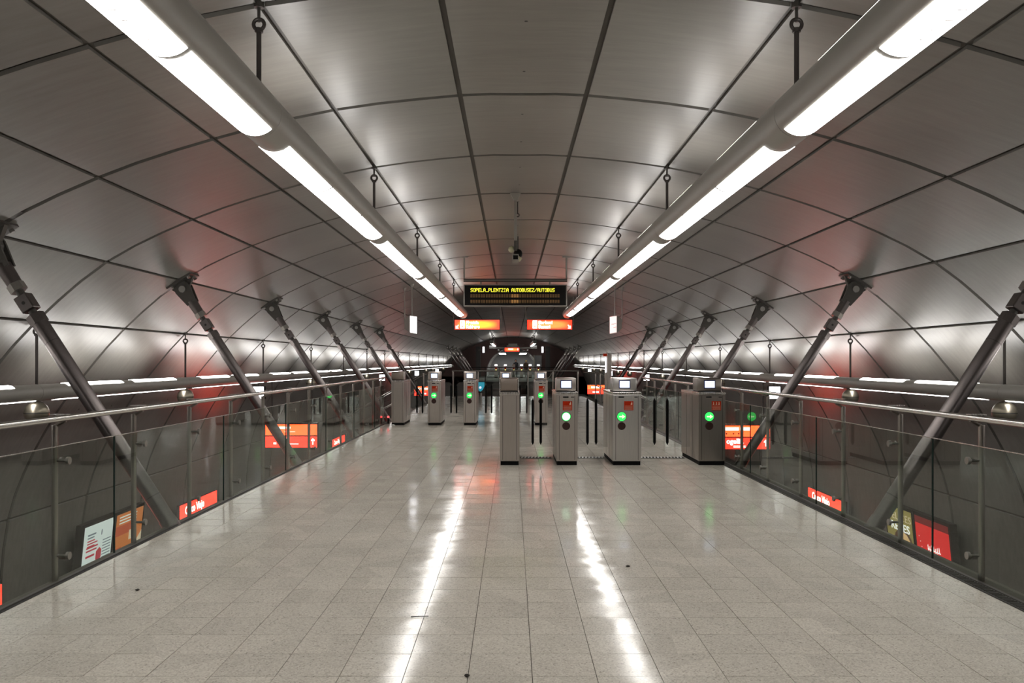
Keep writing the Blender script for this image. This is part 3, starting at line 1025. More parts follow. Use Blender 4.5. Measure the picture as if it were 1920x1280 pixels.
# ------------------------------------------------------------------ far gates
YG = 77.5
for i, px in enumerate((930.0, 947.5, 963.0, 978.0, 994.0, 1009.5)):
    X = (px - 960) * YG / 1580.0
    lab = 'tiny distant steel fare gate on the far mezzanine, %s from the left' % ['first', 'second', 'third', 'fourth', 'fifth', 'sixth'][i]
    root = thing('fare_gate', lab, 'gate', (X, YG, 0), 'fare gates of the far mezzanine')
    mb = MB(); mb.box(-.15, .15, 0, 1.2, 0.06, 1.03); body = part('body', mb, 'steel', root, bevel=0.01)
    mb = MB(); mb.box(-.14, .14, .02, 1.18, 0, 0.06); part('plinth', mb, 'rubber', root)
    mb = MB(); mb.box(-.14, .14, .05, .4, 1.05, 1.24); hd = part('head', mb, 'head_back', root, bevel=0.02)
    if i != 2:
        mb = MB(); mb.box(-.12, .12, .035, .05, 1.09, 1.22); part('screen', mb, 'white_box', hd)
    mb = MB(); mb.box(-.09, .09, -.01, 0.0, .80, .94); part('sticker', mb, 'sticker', body)
    mb = MB(); mb.disc((0, -.002, .69), .06, t=.01, n=14); part('pass_light', mb, 'yellow_pt', body)
    w_ = MB(); w_.add([(.16, .6, .2), (.55, .6, .2), (.55, .6, .98), (.16, .6, .98)], [(0, 1, 2, 3)])
    if i < 5:
        part('glass_leaf', w_, 'leaf_glass', root)
# far mezzanine front railing
root = thing('end_railing', 'distant dark railing across the front of the far mezzanine', 'railing', (AX, 62.1, 0))
mb = MB(); mb.tube((-3.2, 0, 1.05), (3.2, 0, 1.05), 0.03, n=8); part('handrail', mb, 'rod', root, 40)
pme = pm.mesh('post', 'rod', 40)
for i in range(7):
    link('post', pme, root, (-3.1 + 1.03 * i, 0, 0))
for i in range(6):
    w = MB(); w.add([(-3.08 + 1.03 * i, 0, 0.05), (-2.09 + 1.03 * i, 0, 0.05), (-2.09 + 1.03 * i, 0, 0.92), (-3.08 + 1.03 * i, 0, 0.92)], [(0, 1, 2, 3)])
    part('glass_pane', w, 'glass', root)

# gantry with lamps, sign and pillars in front of the tunnel
YB = 80.2
root = thing('lamp_gantry', 'grey cross beam with two disc lamps over the far gates', 'light', (AX, YB, 0))
mb = MB(); mb.box(-2.28, 2.28, -0.1, 0.1, 2.72, 2.85); part('beam', mb, 'tube_paint', root)
for x in (-2.2, 2.2):
    mb = MB(); mb.tube((x, 0, 2.84), (x, 0, 3.68), .02, n=8); part('hanger_rod', mb, 'mount', root, 40)
for x in (-1.95, 1.95):
    mb = MB(); mb.tube((x, -.1, 2.97), (x, -.1, 3.07), .36, .30, n=20); d = part('lamp_disc', mb, 'steel_light', root, 40)
    mb = MB(); mb.tube((x, -.1, 2.955), (x, -.1, 2.975), .30, n=20); part('lamp_face', mb, 'white_box', d, 40)
    mb = MB(); mb.tube((x, -.1, 2.8), (x, -.1, 2.96), .05, n=8); mb.tube((x, -.1, 3.05), (x, -.1, 3.12), .015, n=8); part('lamp_stem', mb, 'mount', d, 40)
for x in (-1.35, 1.35):
    mb = MB(); mb.ball((x, -0.15, 2.55), .12, 14, 8); b_ = part('ball_speaker', mb, 'steel_light', root, 40)
    mb = MB(); mb.tube((x, -.15, 2.6), (x, -.05, 2.75), .02, n=8); part('speaker_stem', mb, 'mount', b_, 40)
for x0, x1 in ((-1.35, -.45), (.4, 1.2)):
    mb = MB(); mb.box(x0, x1, -.3, -.2, 3.02, 3.2); part('sign_back', mb, 'sign_case', root)
mb = MB(); mb.box(-.62, .52, -.25, -.15, 2.86, 3.2); part('centre_box', mb, 'mount', root)
root = thing('direction_sign', 'small distant orange lit sign over the far gates', 'sign', (AX - .1, YB - .5, 2.44))
mb = MB(); mb.box(-.70, .70, 0, .12, 0, .36); cs = part('case', mb, 'sign_case', root)
mb = MB(); mb.box(-.68, .68, -.012, 0, .02, .34); part('sign_face', mb, 'sign_orange', root)
mb = MB(); mb.box(-.35, .1, -.02, -.012, .17, .28); mb.box(.5, .6, -.02, -.012, .12, .28); part('sign_print', mb, 'sign_white', root)
mb = MB(); mb.tube((-.5, .06, .36), (-.5, .06, .5), .02, n=6); mb.tube((.5, .06, .36), (.5, .06, .5), .02, n=6); part('hanger_rod', mb, 'rod', root)
for s, side in ((-1, 'left'), (1, 'right')):
    root = thing('pillar', 'dark grey pillar at the %s of the far tunnel opening' % side, 'pillar', (AX + s * 3.38, 82.0, 0), 'pillars beside the far tunnel')
    mb = MB(); mb.box(-.22, .22, -.25, .25, 0, 2.95); part('shaft', mb, 'dark_concrete', root)
    mb = MB(); mb.box(-s * .52 - .09 if s > 0 else .43 - .0, -s * .43 if s > 0 else .61, -.3, -.22, 2.35, 2.92); part('lit_sign', mb, 'white_box', root)
    mb = MB(); mb.tube((0, -.26, 2.6), (-s * .55, -.26, 2.6), .02, n=6); part('sign_arm', mb, 'mount', root)
root = thing('service_cabinet', 'grey cabinet beside the right pillar of the far tunnel', 'cabinet', (2.55, 82.6, 0))
mb = MB(); mb.box(-.35, .35, -.25, .25, 0, 2.1); bd = part('body', mb, 'mount', root)
mb = MB(); mb.box(-.33, .33, -.27, -.25, .08, 2.04); part('door', mb, 'tunnel', bd)
mb = MB(); mb.box(-.42, -.37, -.25, .2, 0, 2.15); part('side_post', mb, 'cream', root)

# ------------------------------------------------------------------ people at the far gates
def person(label, loc, coat, cap, hgt):
    root = thing('person', label, 'person', loc)
    k = hgt / 1.7
    J = [((0, 0, .95), .13), ((0, .0, 1.2), .15), ((0, 0, 1.40), .14), ((0, 0, 1.5), .055), ((0, -.01, 1.6), .10), ((0, -.01, 1.68), .08),
         ((-.19, 0, 1.40), .06), ((-.23, .02, 1.13), .048), ((-.2, -.1, .9), .035), ((-.19, -.13, .82), .03),
         ((.19, 0, 1.40), .06), ((.23, .02, 1.13), .048), ((.2, -.1, .9), .035), ((.19, -.13, .82), .03),
         ((-.1, 0, .85), .095), ((-.1, -.02, .48), .065), ((-.1, .02, .09), .045), ((-.1, -.13, .04), .04),
         ((.1, 0, .85), .095), ((.1, .08, .49), .065), ((.1, .14, .09), .045), ((.1, .02, .04), .04)]
    E = [(0, 1), (1, 2), (2, 3), (3, 4), (4, 5), (2, 6), (6, 7), (7, 8), (8, 9), (2, 10), (10, 11), (11, 12), (12, 13), (0, 14), (14, 15), (15, 16), (16, 17), (0, 18), (18, 19), (19, 20), (20, 21)]
    me = bpy.data.meshes.new('body')
    me.from_pydata([tuple(c * k for c in j[0]) for j in J], E, [])
    me.materials.append(M[coat])
    o = link('body', me, root)
    sk = o.modifiers.new('skin', 'SKIN'); sk.use_smooth_shade = True
    for i, (p, r) in enumerate(J):
        me.skin_vertices[0].data[i].radius = (r * k, r * k)
    me.skin_vertices[0].data[0].use_root = True
    sb = o.modifiers.new('sub', 'SUBSURF'); sb.levels = 1; sb.render_levels = 1
    mb = MB(); mb.ball((0, -.045 * k, 1.6 * k), .085 * k, 14, 10, sz=1.25)
    mb.ball((0, -.135 * k, 1.585 * k), .016 * k, 6, 4, sz=1.5)
    hd = part('face', mb, 'skin', root, 60)
    mb = MB(); mb.ball((0, .01 * k, 1.645 * k), .108 * k, 14, 8, sz=1.05)
    part('hair' if cap == 'hair' else 'cap', mb, cap, root, 60)
person('person with black hair in a dark coat behind the third far gate', (0.36, 79.2, 0), 'coat', 'hair', 1.62)
person('person in a brown coat and yellow cap behind the fourth far gate', (1.33, 79.3, 0), 'coat_brown', 'cap_yellow', 1.56)

# ------------------------------------------------------------------ LED board
FONT = {'S': '01111 10000 10000 01110 00001 00001 11110', 'O': '01110 10001 10001 10001 10001 10001 01110', 'P': '11110 10001 10001 11110 10000 10000 10000',
        'E': '11111 10000 10000 11110 10000 10000 11111', 'L': '10000 10000 10000 10000 10000 10000 11111', 'A': '01110 10001 10001 11111 10001 10001 10001',
        '_': '00000 00000 00000 00000 00000 00000 11111', 'N': '10001 11001 10101 10101 10011 10001 10001', 'T': '11111 00100 00100 00100 00100 00100 00100',
        'Z': '11111 00001 00010 00100 01000 10000 11111', 'I': '01110 00100 00100 00100 00100 00100 01110', 'U': '10001 10001 10001 10001 10001 10001 01110',
        'B': '11110 10001 10001 11110 10001 10001 11110', '/': '00001 00001 00010 00100 01000 10000 10000', ' ': '00000 00000 00000 00000 00000 00000 00000'}
YL = 18.8
root = thing('led_board', 'black dot matrix board with yellow text hung over the gates', 'display', (0.075, YL, 2.70))
mb = MB(); mb.box(-1.155, 1.155, 0, .22, 0, .488); case = part('case', mb, 'mount', root, bevel=0.012)
mb = MB(); mb.box(-1.13, 1.13, -.006, .0, .025, .47); part('screen_panel', mb, 'black', root)
pitch, hgt = 0.0571, 0.082
cell = pitch / 6.0; ch = hgt / 7.0
mb = MB()
for i, c in enumerate('SOPELA_PLENTZIA AUTOBUSEZ/AUTOBUS'):
    for r, row in enumerate(FONT[c].split()):
        for q, bit in enumerate(row):
            if bit == '1':
                x = -1.0 + i * pitch + q * cell; z = .405 - r * ch
                mb.add([(x, -.008, z - ch * 1.02), (x + cell * 1.12, -.008, z - ch * 1.02), (x + cell * 1.12, -.008, z), (x, -.008, z)], [(0, 1, 2, 3)])
part('led_text', mb, 'led', root)['kind'] = 'stuff'
mb, mb2 = MB(), MB()
for rr in (.27, .145):
    for i in range(35):
        x = -1.0 + i * pitch
        t = mb2 if i in (16, 17, 18) else mb
        for q in range(3):
            for w in range(4):
                xx, zz = x + q * cell * 1.6, rr - w * ch * 1.65
                t.add([(xx, -.008, zz - ch), (xx + cell, -.008, zz - ch), (xx + cell, -.008, zz), (xx, -.008, zz)], [(0, 1, 2, 3)])
part('led_cells', mb, 'led_dim', root); part('led_cells', mb2, 'led_amber', root, label='faintly glowing amber led cells')
mb = MB(); mb.box(-1.16, 1.16, .05, .09, .60, .625); mb.box(-1.16, 1.16, .05, .09, .555, .58)
part('support_bar', mb, 'rod', root)
mb = MB(); mb.box(-1.16, 1.16, .06, .08, .58, .60); part('bar_web', mb, 'mount', root)
for x in (-.77, .77):
    mb = MB(); mb.box(x - .018, x + .018, .05, .09, .485, .556); part('bracket', mb, 'mount', root)
for x in (-1.145, 1.145):
    p = prof(1.45)[1] - 2.70
    mb = MB(); mb.tube((x, .07, .625), (x, .07, p), .02, n=10); rd = part('hanger_tube', mb, 'mount', root, 40)
    mb = MB(); mb.box(x - .09, x + .09, .0, .14, p - .03, p + .02); part('ceiling_flange', mb, 'mount', rd)

# ------------------------------------------------------------------ orange direction signs
def direction_sign(label, x, face, l1, l2, arrow_left, w=1.53, h=.343):
    root = thing('direction_sign', label, 'sign', (x, 28.55, 2.55), 'orange direction signs over the mezzanine')
    mb = MB(); mb.box(-w / 2, w / 2, 0, .14, 0, h); part('case', mb, 'sign_case', root)
    mb = MB(); mb.box(-w / 2 + .012, w / 2 - .012, -.014, 0, .012, h - .012); part('sign_face', mb, face, root)
    ax = -w / 2 + .09 if arrow_left else w / 2 - .1
    px = -w / 2 + .19
    pic = MB(); pic.box(px, px + .155, -.019, -.0145, .045, h - .03); pc = part('pictogram_plate', pic, 'sign_white', root)
    pm_ = MB()
    pm_.box(px + .04, px + .06, -.0205, -.019, .20, .29); pm_.box(px + .05, px + .1, -.0205, -.019, .1, .13)
    part('pictogram', pm_, face if arrow_left else 'sign_amber', pc)
    lettering(l1, .15, 'sign_white', root, (px + .2, -.016, .195), width=.43 if arrow_left else .47, bold=.008)
    lettering(l2, .15, 'sign_white', root, (px + .2, -.016, .055), width=.46 if arrow_left else .40, bold=.008)
    s = -1 if arrow_left else 1
    ar = MB()
    zc = .085
    ar.prism([(ax - s * .055, zc + .075), (ax - s * .035, zc + .085), (ax + s * .02, zc + .02), (ax + s * .02, zc + .05), (ax + s * .05, zc + .05), (ax + s * .05, zc - .045), (ax - s * .045, zc - .045), (ax - s * .045, zc - .015), (ax - s * .01, zc - .015)], 'y', -.019, -.0145)
    part('arrow', ar, 'sign_white', root)
    for ex in (-w / 2 - .04, w / 2 + .04):
        zt = prof(max(-1.9, min(1.9, (x + ex - AX) / .95)))[1] - 2.55
        mb = MB(); mb.tube((ex, .07, .14), (ex, .07, zt), .012, n=8); rod = part('hanger_rod', mb, 'mount', root, 40)
        mb = MB(); mb.tube((ex, .07, .17), (ex * .97, .07, .17), .014, n=8); part('side_knob', mb, 'mount', rod, 40)
direction_sign('yellow-orange lit direction sign with a left pointing arrow over the mezzanine', -1.182, 'sign_yellow', 'Plentzia', 'Kabiezes', True)
direction_sign('orange lit direction sign with a right pointing arrow over the mezzanine', 1.275, 'sign_orange', 'Etxebarri', 'Basauri', False)

# ------------------------------------------------------------------ wedge shaped side signs
def wedge_sign(s, label, mat):
    x = AX + (2.66 if s > 0 else -2.79)
    root = thing('wedge_sign', label, 'sign', (x, 22.0, 2.22), 'wedge signs hung beside the tubes')
    # plan: the lit face looks obliquely toward the middle of the mezzanine, the rear tapers to the wall side
    f0, f1 = Vector((-s * .02, 0.0)), Vector((-s * .185, .22))
    bk = Vector((s * .17, .42))
    def zed(p, z):
        return (p.x, p.y, z)
    hh = .46
    mb = MB()
    P = [f0, f1, bk]
    zs = [(0.0, hh), (-.03, hh - .02), (.14, hh - .10)]
    vs = [zed(p, z[0]) for p, z in zip(P, zs)] + [zed(p, z[1]) for p, z in zip(P, zs)]
    mb.add(vs, [(0, 1, 4, 3), (1, 2, 5, 4), (2, 0, 3, 5), (0, 2, 1), (3, 4, 5)])
    part('casing', mb, 'mount', root)
    n2 = Vector((f1.y - f0.y, -(f1.x - f0.x))).normalized()
    if n2.y > 0:
        n2 = -n2
    e = n2 * .006
    d = f1 - f0
    a, b = f0 + d * .04 + e, f0 + d * .96 + e
    mb = MB(); mb.add([zed(a, .015), zed(b, -.01), zed(b, hh - .035), zed(a, hh - .02)], [(0, 1, 2, 3)])
    part('lit_face', mb, mat, root)
    if s > 0:
        mb = MB()
        for zz, l in ((.24, .8), (.15, .45)):
            a2, b2 = f0 + d * .1 + e * 1.3, f0 + d * (.1 + .8 * l) + e * 1.3
            mb.add([zed(a2, zz), zed(b2, zz - .02), zed(b2, zz - .008), zed(a2, zz + .012)], [(0, 1, 2, 3)])
        part('sign_print', mb, 'sign_case', root)
    for p, zz in ((f0 + (f1 - f0) * .3, .42), (bk, .3)):
        xx, yy = p.x, p.y + .02
        u = 3.0 * s + (xx / 1.06)
        zt = prof(u)[1] - 2.22
        mb = MB(); mb.tube((xx, yy, zz), (xx, yy, zt), .014, n=8); rod = part('hanger_rod', mb, 'mount', root, 40)
        mb = MB(); mb.tube((xx, yy, zt - .07), (xx, yy, zt + .02), .03, .06, n=8); part('rod_flange', mb, 'mount', rod, 40)
wedge_sign(-1, 'wedge shaped white lit sign hung by two rods beside the left tube', 'white_box')
wedge_sign(1, 'wedge shaped pinkish lit sign hung by two rods beside the right tube', 'white_soft')

# ------------------------------------------------------------------ ball speakers and platform clocks under the side tubes
bm_ = MB(); bm_.ball((0, 0, 0), .135, 24, 16)
ballme = bm_.mesh('shell', 'ball', 60)
bandm = MB(); bandm.tube((0, 0, -.006), (0, 0, .006), .1365, n=28); bandme = bandm.mesh('band', 'cast', 40)
stm = MB(); stm.tube((0, 0, .12), (0, 0, .134), .016, n=10); stme = stm.mesh('stem', 'rod', 40)
spots = {-1: [0, 1, 3, 5, 7, 8, 10, 11, 13], 1: [0, 1, 3, 5, 7, 8, 10, 11, 13]}
ORDB = ['first', 'second', 'third', 'fourth', 'fifth', 'sixth', 'seventh', 'eighth', 'ninth', 'tenth']
for s, side in ((-1, 'left'), (1, 'right')):
    for q, i in enumerate(spots[s]):
        r = thing('ball_speaker', 'round metal ball speaker under the %s wall tube, %s from the front' % (side, ORDB[q]), 'speaker', (AX + s * 5.65, rz(1 + 2 * i), 0.87), 'ball speakers under the wall tubes')
        link('shell', ballme, r); link('band', bandme, r); link('stem', stme, r)
for s, side in ((-1, 'left'), (1, 'right')):
    for q, k in enumerate((5, 13, 19, 25)):
        r = thing('platform_display', 'small white lit platform display under the %s wall tube, %s from the front' % (side, ORDB[q]), 'display', (AX + s * 5.76, rz(k), 0.63), 'lit platform displays under the wall tubes')
        mb = MB(); mb.box(-.135, .135, 0, .12, 0, .29); part('case', mb, 'black', r, bevel=.01)
        mb = MB(); mb.box(-.122, .122, -.008, 0, .012, .278); part('lit_face', mb, 'white_box', r)
        mb = MB(); mb.box(-.03, .03, -.010, -.008, .13, .16); part('face_print', mb, 'p_blue', r)
        mb = MB(); mb.tube((0, .06, .28), (0, .06, .36), .02, n=8); part('stem', mb, 'rod', r, 40)

# ------------------------------------------------------------------ platform signs (two rows)
def platform_sign(label, x, y, right, far=False):
    root = thing('platform_sign', label, 'sign', (x, y, -0.68), 'two row orange signs over the platforms')
    w = 1.30
    mb = MB(); mb.box(-w / 2, w / 2, 0, .16, 0, .60); part('case', mb, 'sign_case', root)
    mb = MB(); mb.box(-w / 2 + .01, w / 2 - .01, -.012, 0, .315, .585); part('upper_face', mb, 'sign_amber', root)
    mb = MB(); mb.box(-w / 2 + .01, w / 2 - .01, -.012, 0, .015, .285); part('lower_face', mb, 'sign_red', root)
    mb = MB(); mb.box(-w / 2, w / 2, -.02, .16, .605, .625); part('top_strip', mb, 'steel_light', root)
    if far:
        mb = MB(); mb.box(-.4, .3, -.018, -.012, .40, .50); mb.box(-.3, .1, -.018, -.012, .1, .18); part('sign_print', mb, 'sign_white', root)
    elif right:
        mb = MB(); mb.box(-.46, -.12, -.016, -.012, .47, .545); mb.box(-.09, .16, -.016, -.012, .47, .545); part('sign_print', mb, 'sign_white', root)
        mb = MB()
        for xx in (-.42, -.25, -.12):
            mb.disc((xx, -.012, .39), .02, t=.003, n=8)
        part('sign_print', mb, 'p_maroon', root, label='small dark red marks')
        lettering('ogellia', .17, 'sign_white', root, (-.42, -.013, .15), width=.42, bold=.006)
        mb = MB(); mb.box(-.25, .05, -.016, -.012, .085, .10); mb.box(-.25, .05, -.016, -.012, .055, .07); part('sign_print', mb, 'sign_white', root)
    else:
        mb = MB(); mb.box(-.40, -.02, -.016, -.012, .48, .53); mb.box(-.16, .1, -.016, -.012, .40, .407)
        mb.box(-.12, -.04, -.016, -.012, .17, .25); mb.box(-.08, .18, -.016, -.012, .09, .11); mb.box(-.44, -.37, -.016, -.012, .09, .14); part('sign_print', mb, 'sign_white', root)
    ax = w / 2 - .11
    if not far:
        mb = MB(); mb.prism([(ax - .012, .08), (ax + .012, .08), (ax + .012, .19), (ax + .045, .165), (ax + .045, .2), (ax, .245), (ax - .045, .2), (ax - .045, .165), (ax - .012, .19)], 'y', -.016, -.012)
        part('arrow', mb, 'sign_white', root)
    for xx in (-.5, .5):
        mb = MB(); mb.tube((xx, .08, .62), (xx, .08, 1.72), .016, n=8); part('hanger_rod', mb, 'rod', root, 40)
platform_sign('large two row orange sign over the left platform seen through the glass', -5.50, 21.0, False)
platform_sign('large two row orange sign over the right platform seen through the glass', 5.66, 20.6, True)
platform_sign('distant two row orange sign over the left platform beyond the rear gates', -5.50, 53.0, False, True)
platform_sign('distant two row orange sign over the right platform beyond the front gates', 5.66, 56.0, True, True)

# ------------------------------------------------------------------ station name signs on the walls
def wall_frame(s):
    return ((0, 1, 0), (1, 0, 0)) if s < 0 else ((0, -1, 0), (-1, 0, 0))
def name_sign(s, y0, y1, label, words):
    x = AX + s * 7.25
    L = y1 - y0
    root = thing('name_sign', label, 'sign', (x, y0, -1.98), 'station name signs on the platform walls')
    mb = MB(); mb.box(-.03, .03, 0, L, 0, .36); part('case', mb, 'sign_case', root)
    fx = -s * .03
    mb = MB(); mb.box(min(fx, fx - s * .012), max(fx, fx - s * .012), .012, L - .012, .012, .348); part('sign_face', mb, 'sign_red', root)
    mb = MB(); mb.box(min(s * .03, s * .16), max(s * .03, s * .16), L * .2, L * .2 + .05, .1, .2); mb.box(min(s * .03, s * .16), max(s * .03, s * .16), L * .8, L * .8 + .05, .1, .2)
    part('wall_bracket', mb, 'cast', root)
    xd, nd = wall_frame(s)
    oy = .28 if s < 0 else L - .28
    lettering(words, .24, 'sign_white', root, (fx - s * .0125, oy, .12), xd, nd, width=L * .5, bold=.006)
name_sign(-1, 9.4, 11.75, 'red lit station name sign at the very edge, low on the left wall', 'Casco Viejo')
name_sign(-1, 18.05, 20.3, 'red lit station name sign low on the left wall beyond the white poster', 'Casco Viejo')
name_sign(-1, 33.4, 35.8, 'small distant red lit station name sign low on the left wall', 'Casco Viejo')
name_sign(1, 18.55, 20.8, 'red lit station name sign low on the right wall beyond the portrait poster', 'Casco Viejo')
name_sign(1, 33.4, 35.8, 'small distant red lit station name sign low on the right wall', 'Casco Viejo')

# ------------------------------------------------------------------ posters on the walls
def poster(s, y0, y1, label):
    """returns root and a function placing a print: (a0,a1 along reading direction 0..1, b0,b1 from top 0..1)"""
    xt, xb = AX + s * 7.12, AX + s * 7.30
    zt, zb = -1.27, -3.05
    root = thing('lit_poster', label, 'poster', (xb, y0, zb), 'backlit posters low on the platform walls')
    W, H = y1 - y0, zt - zb
    def pt(a, b, d=0.0):
        yy = (a if s < 0 else 1 - a) * W
        return ((xt - xb) * (1 - b) - s * d, yy, H * (1 - b))
    mb = MB()
    e = .05 / W
    q = [pt(-e, -.03), pt(1 + e, -.03), pt(1 + e, 1.03), pt(-e, 1.03)]
    bk = [(p[0] + s * .12, p[1], p[2]) for p in q]
    mb.add(q + bk, [(0, 1, 2, 3), (4, 7, 6, 5), (0, 4, 5, 1), (1, 5, 6, 2), (2, 6, 7, 3), (3, 7, 4, 0)])
    part('frame', mb, 'black', root)
    def pr(nm, mat, shapes, d):
        mb = MB()
        for sh in shapes:
            mb.add([pt(a, b, d) for a, b in sh], [tuple(range(len(sh)))])
        part(nm, mb, mat, root)
    return root, pr, pt
R4 = lambda a0, a1, b0, b1: [(a0, b0), (a1, b0), (a1, b1), (a0, b1)]
EL = lambda ca, cb, ra, rb, n=16, t0=0, t1=2 * PI: [(ca + ra * math.cos(t0 + (t1 - t0) * i / n), cb + rb * math.sin(t0 + (t1 - t0) * i / n)) for i in range(n if t1 - t0 > 6.2 else n + 1)]
root, pr, pt = poster(-1, 13.85, 14.85, 'white lit poster with red and grey print low on the left wall')
pr('poster_face', 'p_white', [R4(0, 1, 0, 1)], .004)
rd = [R4(.12, .12 + .25 + .1 * (i % 2), .14 + .025 * i, .152 + .025 * i) for i in range(3)]
rd += [R4(.1, .5, .20, .215), R4(.1, .46, .23, .245), R4(.1, .4, .28, .30)]
rd += [R4(.1, .42, .40 + .022 * i, .412 + .022 * i) for i in range(6)]
pr('red_print', 'p_red', rd + [[(.45, .27), (.56, .24), (.64, .27), (.64, .34), (.54, .375), (.45, .345)], EL(.62, .53, .09, .035), R4(.3, .38, .62, .66)], .007)
pr('grey_print', 'p_ink', [R4(.12, .4, .08, .095), R4(.12, .35, .11, .122), EL(.6, .1, .02, .03, 8)] + [R4(.66, .95, .18 + .028 * i, .19 + .028 * i) for i in range(9)], .007)
pr('blue_print', 'p_blue', [[(.42, .56), (.5, .45), (.56, .5), (.52, .58)], [(.4, .64), (.56, .6), (.6, .64), (.46, .68)]], .008)
root, pr, pt = poster(-1, 14.98, 16.05, 'orange brown lit poster low on the left wall beside the white poster')
pr('poster_face', 'p_orange', [R4(0, 1, 0, 1)], .004)
pr('rust_band', 'p_rust', [R4(0, .6, .12, .22), R4(0, .25, .34, .6)], .007)
pr('cream_shape', 'p_cream', [[(.35, .62), (.62, .42), (1, .25), (1, .7), (.4, .7)], [(.5, .2), (.62, .2), (.62, .3), (.5, .3)]], .008)
pr('green_shape', 'p_green', [EL(.12, .55, .1, .05), EL(.2, .62, .08, .04)], .009)
pr('pale_print', 'p_white', [R4(.1, .75, .03 + .03 * i, .042 + .03 * i) for i in range(3)], .009)
root, pr, pt = poster(1, 15.25, 16.3, 'olive lit poster with a painted forehead and white lettering low on the right wall')
pr('poster_face', 'p_olive', [R4(0, 1, 0, 1)], .004)
pr('hair_shape', 'p_hair', [EL(.62, .46, .42, .26)], .006)
pr('face_shape', 'p_skin', [EL(.66, .46, .3, .22)], .008)
pr('eye_marks', 'p_hair', [EL(.52, .365, .09, .012), EL(.82, .365, .09, .012)], .010)
xd, nd = wall_frame(1)
W = 1.05
upv = Vector(pt(0, 0)) - Vector(pt(0, 1)); upv.normalize()
lettering('FELICES', .19, 'p_cream', root, pt(.16, .125, .012), xd, nd, width=.86, up=upv, bold=-.002)
lettering('REYES', .21, 'p_bright', root, pt(.2, .235, .012), xd, nd, width=.74, bold=.002, up=upv)
root, pr, pt = poster(1, 13.95, 15.12, 'bright red lit poster with white wavy print low on the right wall')
pr('poster_face', 'p_scarlet', [R4(0, 1, .07, 1)], .004)
pr('dark_top', 'p_maroon', [R4(0, 1, 0, .07)], .006)
sw = []
for k, b0 in enumerate((.26, .35, .43)):
    for i in range(7):
        a0 = .34 + i * .055
        z0 = b0 + .012 * math.sin(i * 1.9 + k)
        sw.append([(a0, z0), (a0 + .022, z0 - .012), (a0 + .03, z0 + .045), (a0 + .008, z0 + .055)])
    sw.append(R4(.34, .72, b0 + .03, b0 + .042))
sw += [[(.86, .56), (.9, .49), (.94, .56), (.92, .56), (.9, .53), (.88, .56)]]
sw += [EL(.1 + .03 * (i % 3), .2 + .05 * i, .012, .006, 6) for i in range(9)]
pr('white_print', 'p_bright', sw, .008)

# ------------------------------------------------------------------ camera pole, hook, dome
root = thing('security_camera', 'security camera on a long grey pole hung from the middle of the ceiling', 'camera', (0.05, 12.08, 2.96))
zt = prof(0)[1] - 2.96
mb = MB(); mb.tube((0, 0, .22), (0, 0, zt - .1), .02, n=12); part('pole', mb, 'mount', root, 40)
mb = MB(); mb.add([(-.075, -.06, zt + .01), (.075, -.06, zt + .01), (.075, .06, zt + .01), (-.075, .06, zt + .01), (-.028, -.025, zt - .1), (.028, -.025, zt - .1), (.028, .025, zt - .1), (-.028, .025, zt - .1)],
                  [(0, 1, 2, 3), (4, 7, 6, 5), (0, 4, 5, 1), (1, 5, 6, 2), (2, 6, 7, 3), (3, 7, 4, 0)]); part('ceiling_flange', mb, 'mount', root)
mb = MB(); mb.box(-.022, .022, -.03, .03, .1, .24); part('swivel', mb, 'cast', root, bevel=.005)
mb = MB(); mb.box(-.045, .045, -.16, .16, -.06, .03); hs_ = part('housing', mb, 'mount', root, bevel=.008)
mb = MB(); mb.box(-.034, .034, -.166, -.16, -.045, .012); part('lens_window', mb, 'black', hs_)
mb = MB(); mb.ball((-.06, .02, .12), .045, 12, 8, sz=1.1); part('junction_box', mb, 'cream', root, 60)
root = thing('dome_camera', 'dark dome camera with a pale cap hung just behind the camera pole', 'camera', (0.115, 16.2, 3.42))
zt = prof(0)[1] - 3.42
mb = MB(); mb.tube((0, 0, .2), (0, 0, zt), .012, n=8); part('stem', mb, 'rod', root, 40)
mb = MB(); mb.ball((0, 0, .12), .085, 16, 10, sz=1.1); part('dome', mb, 'black', root, 60)
mb = MB(); mb.tube((.0, -.02, .0), (.05, -.04, .05), .05, .04, n=12); part('cap', mb, 'cream', root, 60)
root = thing('ceiling_hook', 'small eye hook hanging from a ceiling panel beside the camera pole', 'hook', (0.085, 12.7, 3.70))
mb = MB(); mb.tube((0, 0, .0), (0, 0, .175), .008, n=8); part('shank', mb, 'rod', root, 40)
mb = MB(); mb.torus((0, 0, -.025), .024, .008, 'y', 14, 6); part('eye', mb, 'rod', root, 40)

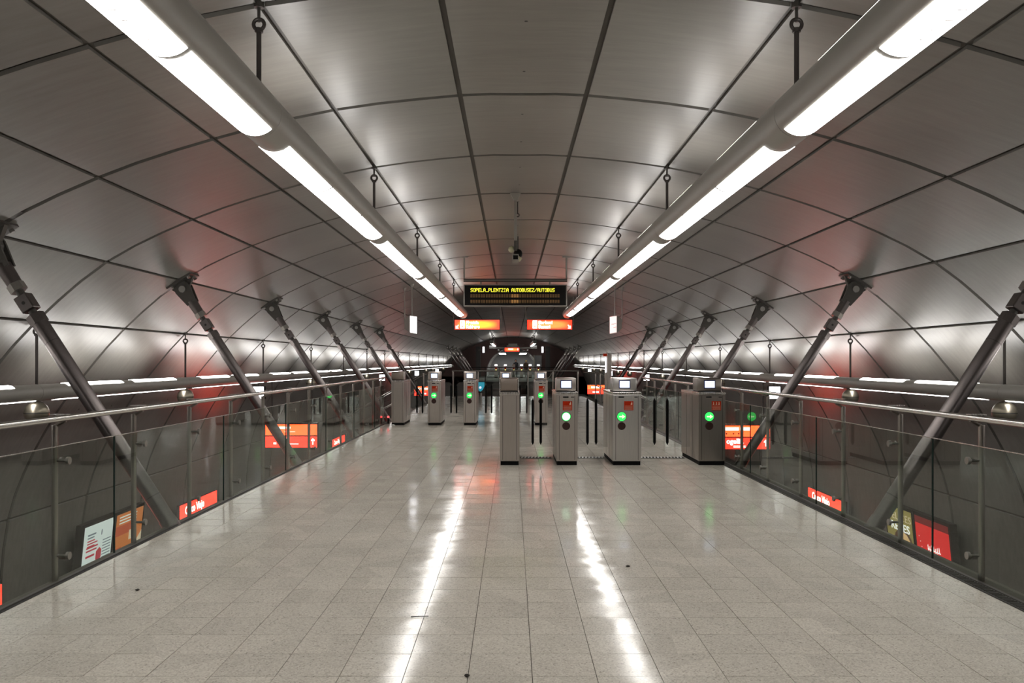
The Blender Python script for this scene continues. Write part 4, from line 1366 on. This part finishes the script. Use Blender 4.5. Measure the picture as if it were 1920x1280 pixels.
# ------------------------------------------------------------------ totem, cyan screen, red lamp, litter
root = thing('help_totem', 'slim steel help totem standing behind the widest front gate', 'totem', (2.74, 24.0, 0))
mb = MB(); mb.box(-.03, .10, 0, .22, 0, 1.68); part('body', mb, 'steel', root, bevel=.01)
mb = MB(); mb.box(-.085, -.035, .02, .2, .0, 1.25); part('side_body', mb, 'steel', root)
mb = MB(); mb.box(-.085, -.05, -.0, .02, 1.16, 1.58); part('lit_strip', mb, 'white_box', root)
mb = MB(); mb.box(-.13, -.03, .04, .14, 1.62, 1.70); part('red_cap', mb, 'sticker', root)
mb = MB(); mb.tube((-.02, .1, 1.68), (-.02, .1, 1.82), .018, n=10); part('top_pole', mb, 'steel_light', root, 40)
root = thing('info_post', 'info post with a small glowing cyan screen beyond the rear gates', 'display', (-1.10, 30.0, 0))
mb = MB(); mb.tube((0, .04, 0), (0, .04, .45), .03, n=10); part('stand', mb, 'steel', root, 40)
mb = MB(); mb.box(-.15, .15, 0, .08, .36, .76); part('case', mb, 'black', root, bevel=.01)
mb = MB(); mb.prism([(-.12, .74), (.12, .74), (.12, .6), (.06, .47), (-.03, .40), (-.08, .44), (-.12, .6)], 'y', -.008, 0); part('screen', mb, 'cyan', root)
mb = MB(); mb.disc((-.03, -.008, .55), .045, t=.004, n=14); part('screen_spot', mb, 'screen', root)
root = thing('marker_lamp', 'tiny red marker lamp on the floor at the end post of the left railing', 'light', (-2.93, 19.95, 0))
mb = MB(); mb.tube((0, 0, 0), (0, 0, .14), .02, n=10); part('stem', mb, 'black', root, 40)
mb = MB(); mb.ball((0, 0, .16), .028, 12, 8); part('lamp', mb, 'red_pt', root, 60)
def crumple(label, loc, r, mat, nm, flat, seed):
    rnd = random.Random(seed)
    mb = MB(); mb.ball((0, 0, r * flat), r, 10, 6, sz=flat)
    mb.v = [(x * rnd.uniform(.7, 1.15), y * rnd.uniform(.7, 1.15), max(0, z * rnd.uniform(.8, 1.1))) for x, y, z in mb.v]
    single(nm, mb, mat, label, 'litter', loc)
crumple('crumpled white paper on the floor beside the left plain rear gate', (-2.72, 19.3, 0.001), .045, 'paper', 'crumpled_paper', .35, 1)
crumple('small dark scrap of litter right of centre on the tiles', (0.83, 6.02, 0.001), .016, 'leaf_litter', 'litter_scrap', .4, 2)
crumple('small dark scrap of litter at the bottom edge of the tiles', (-0.21, 3.92, 0.001), .014, 'leaf_litter', 'litter_scrap', .5, 3)
crumple('dark crumb of litter on the tiles near the left balustrade', (-2.4, 5.4, 0.001), .014, 'leaf_litter', 'litter_scrap', .4, 4)
mb = MB(); mb.path([(-.05, -.006, .003), (0, 0, .004), (.05, .008, .003)], .0025, 6)
single('litter_stick', mb, 'leaf_litter', 'thin dark stick lying on the tiles inside the left light reflection', 'litter', (-0.53, 4.84, 0.001))
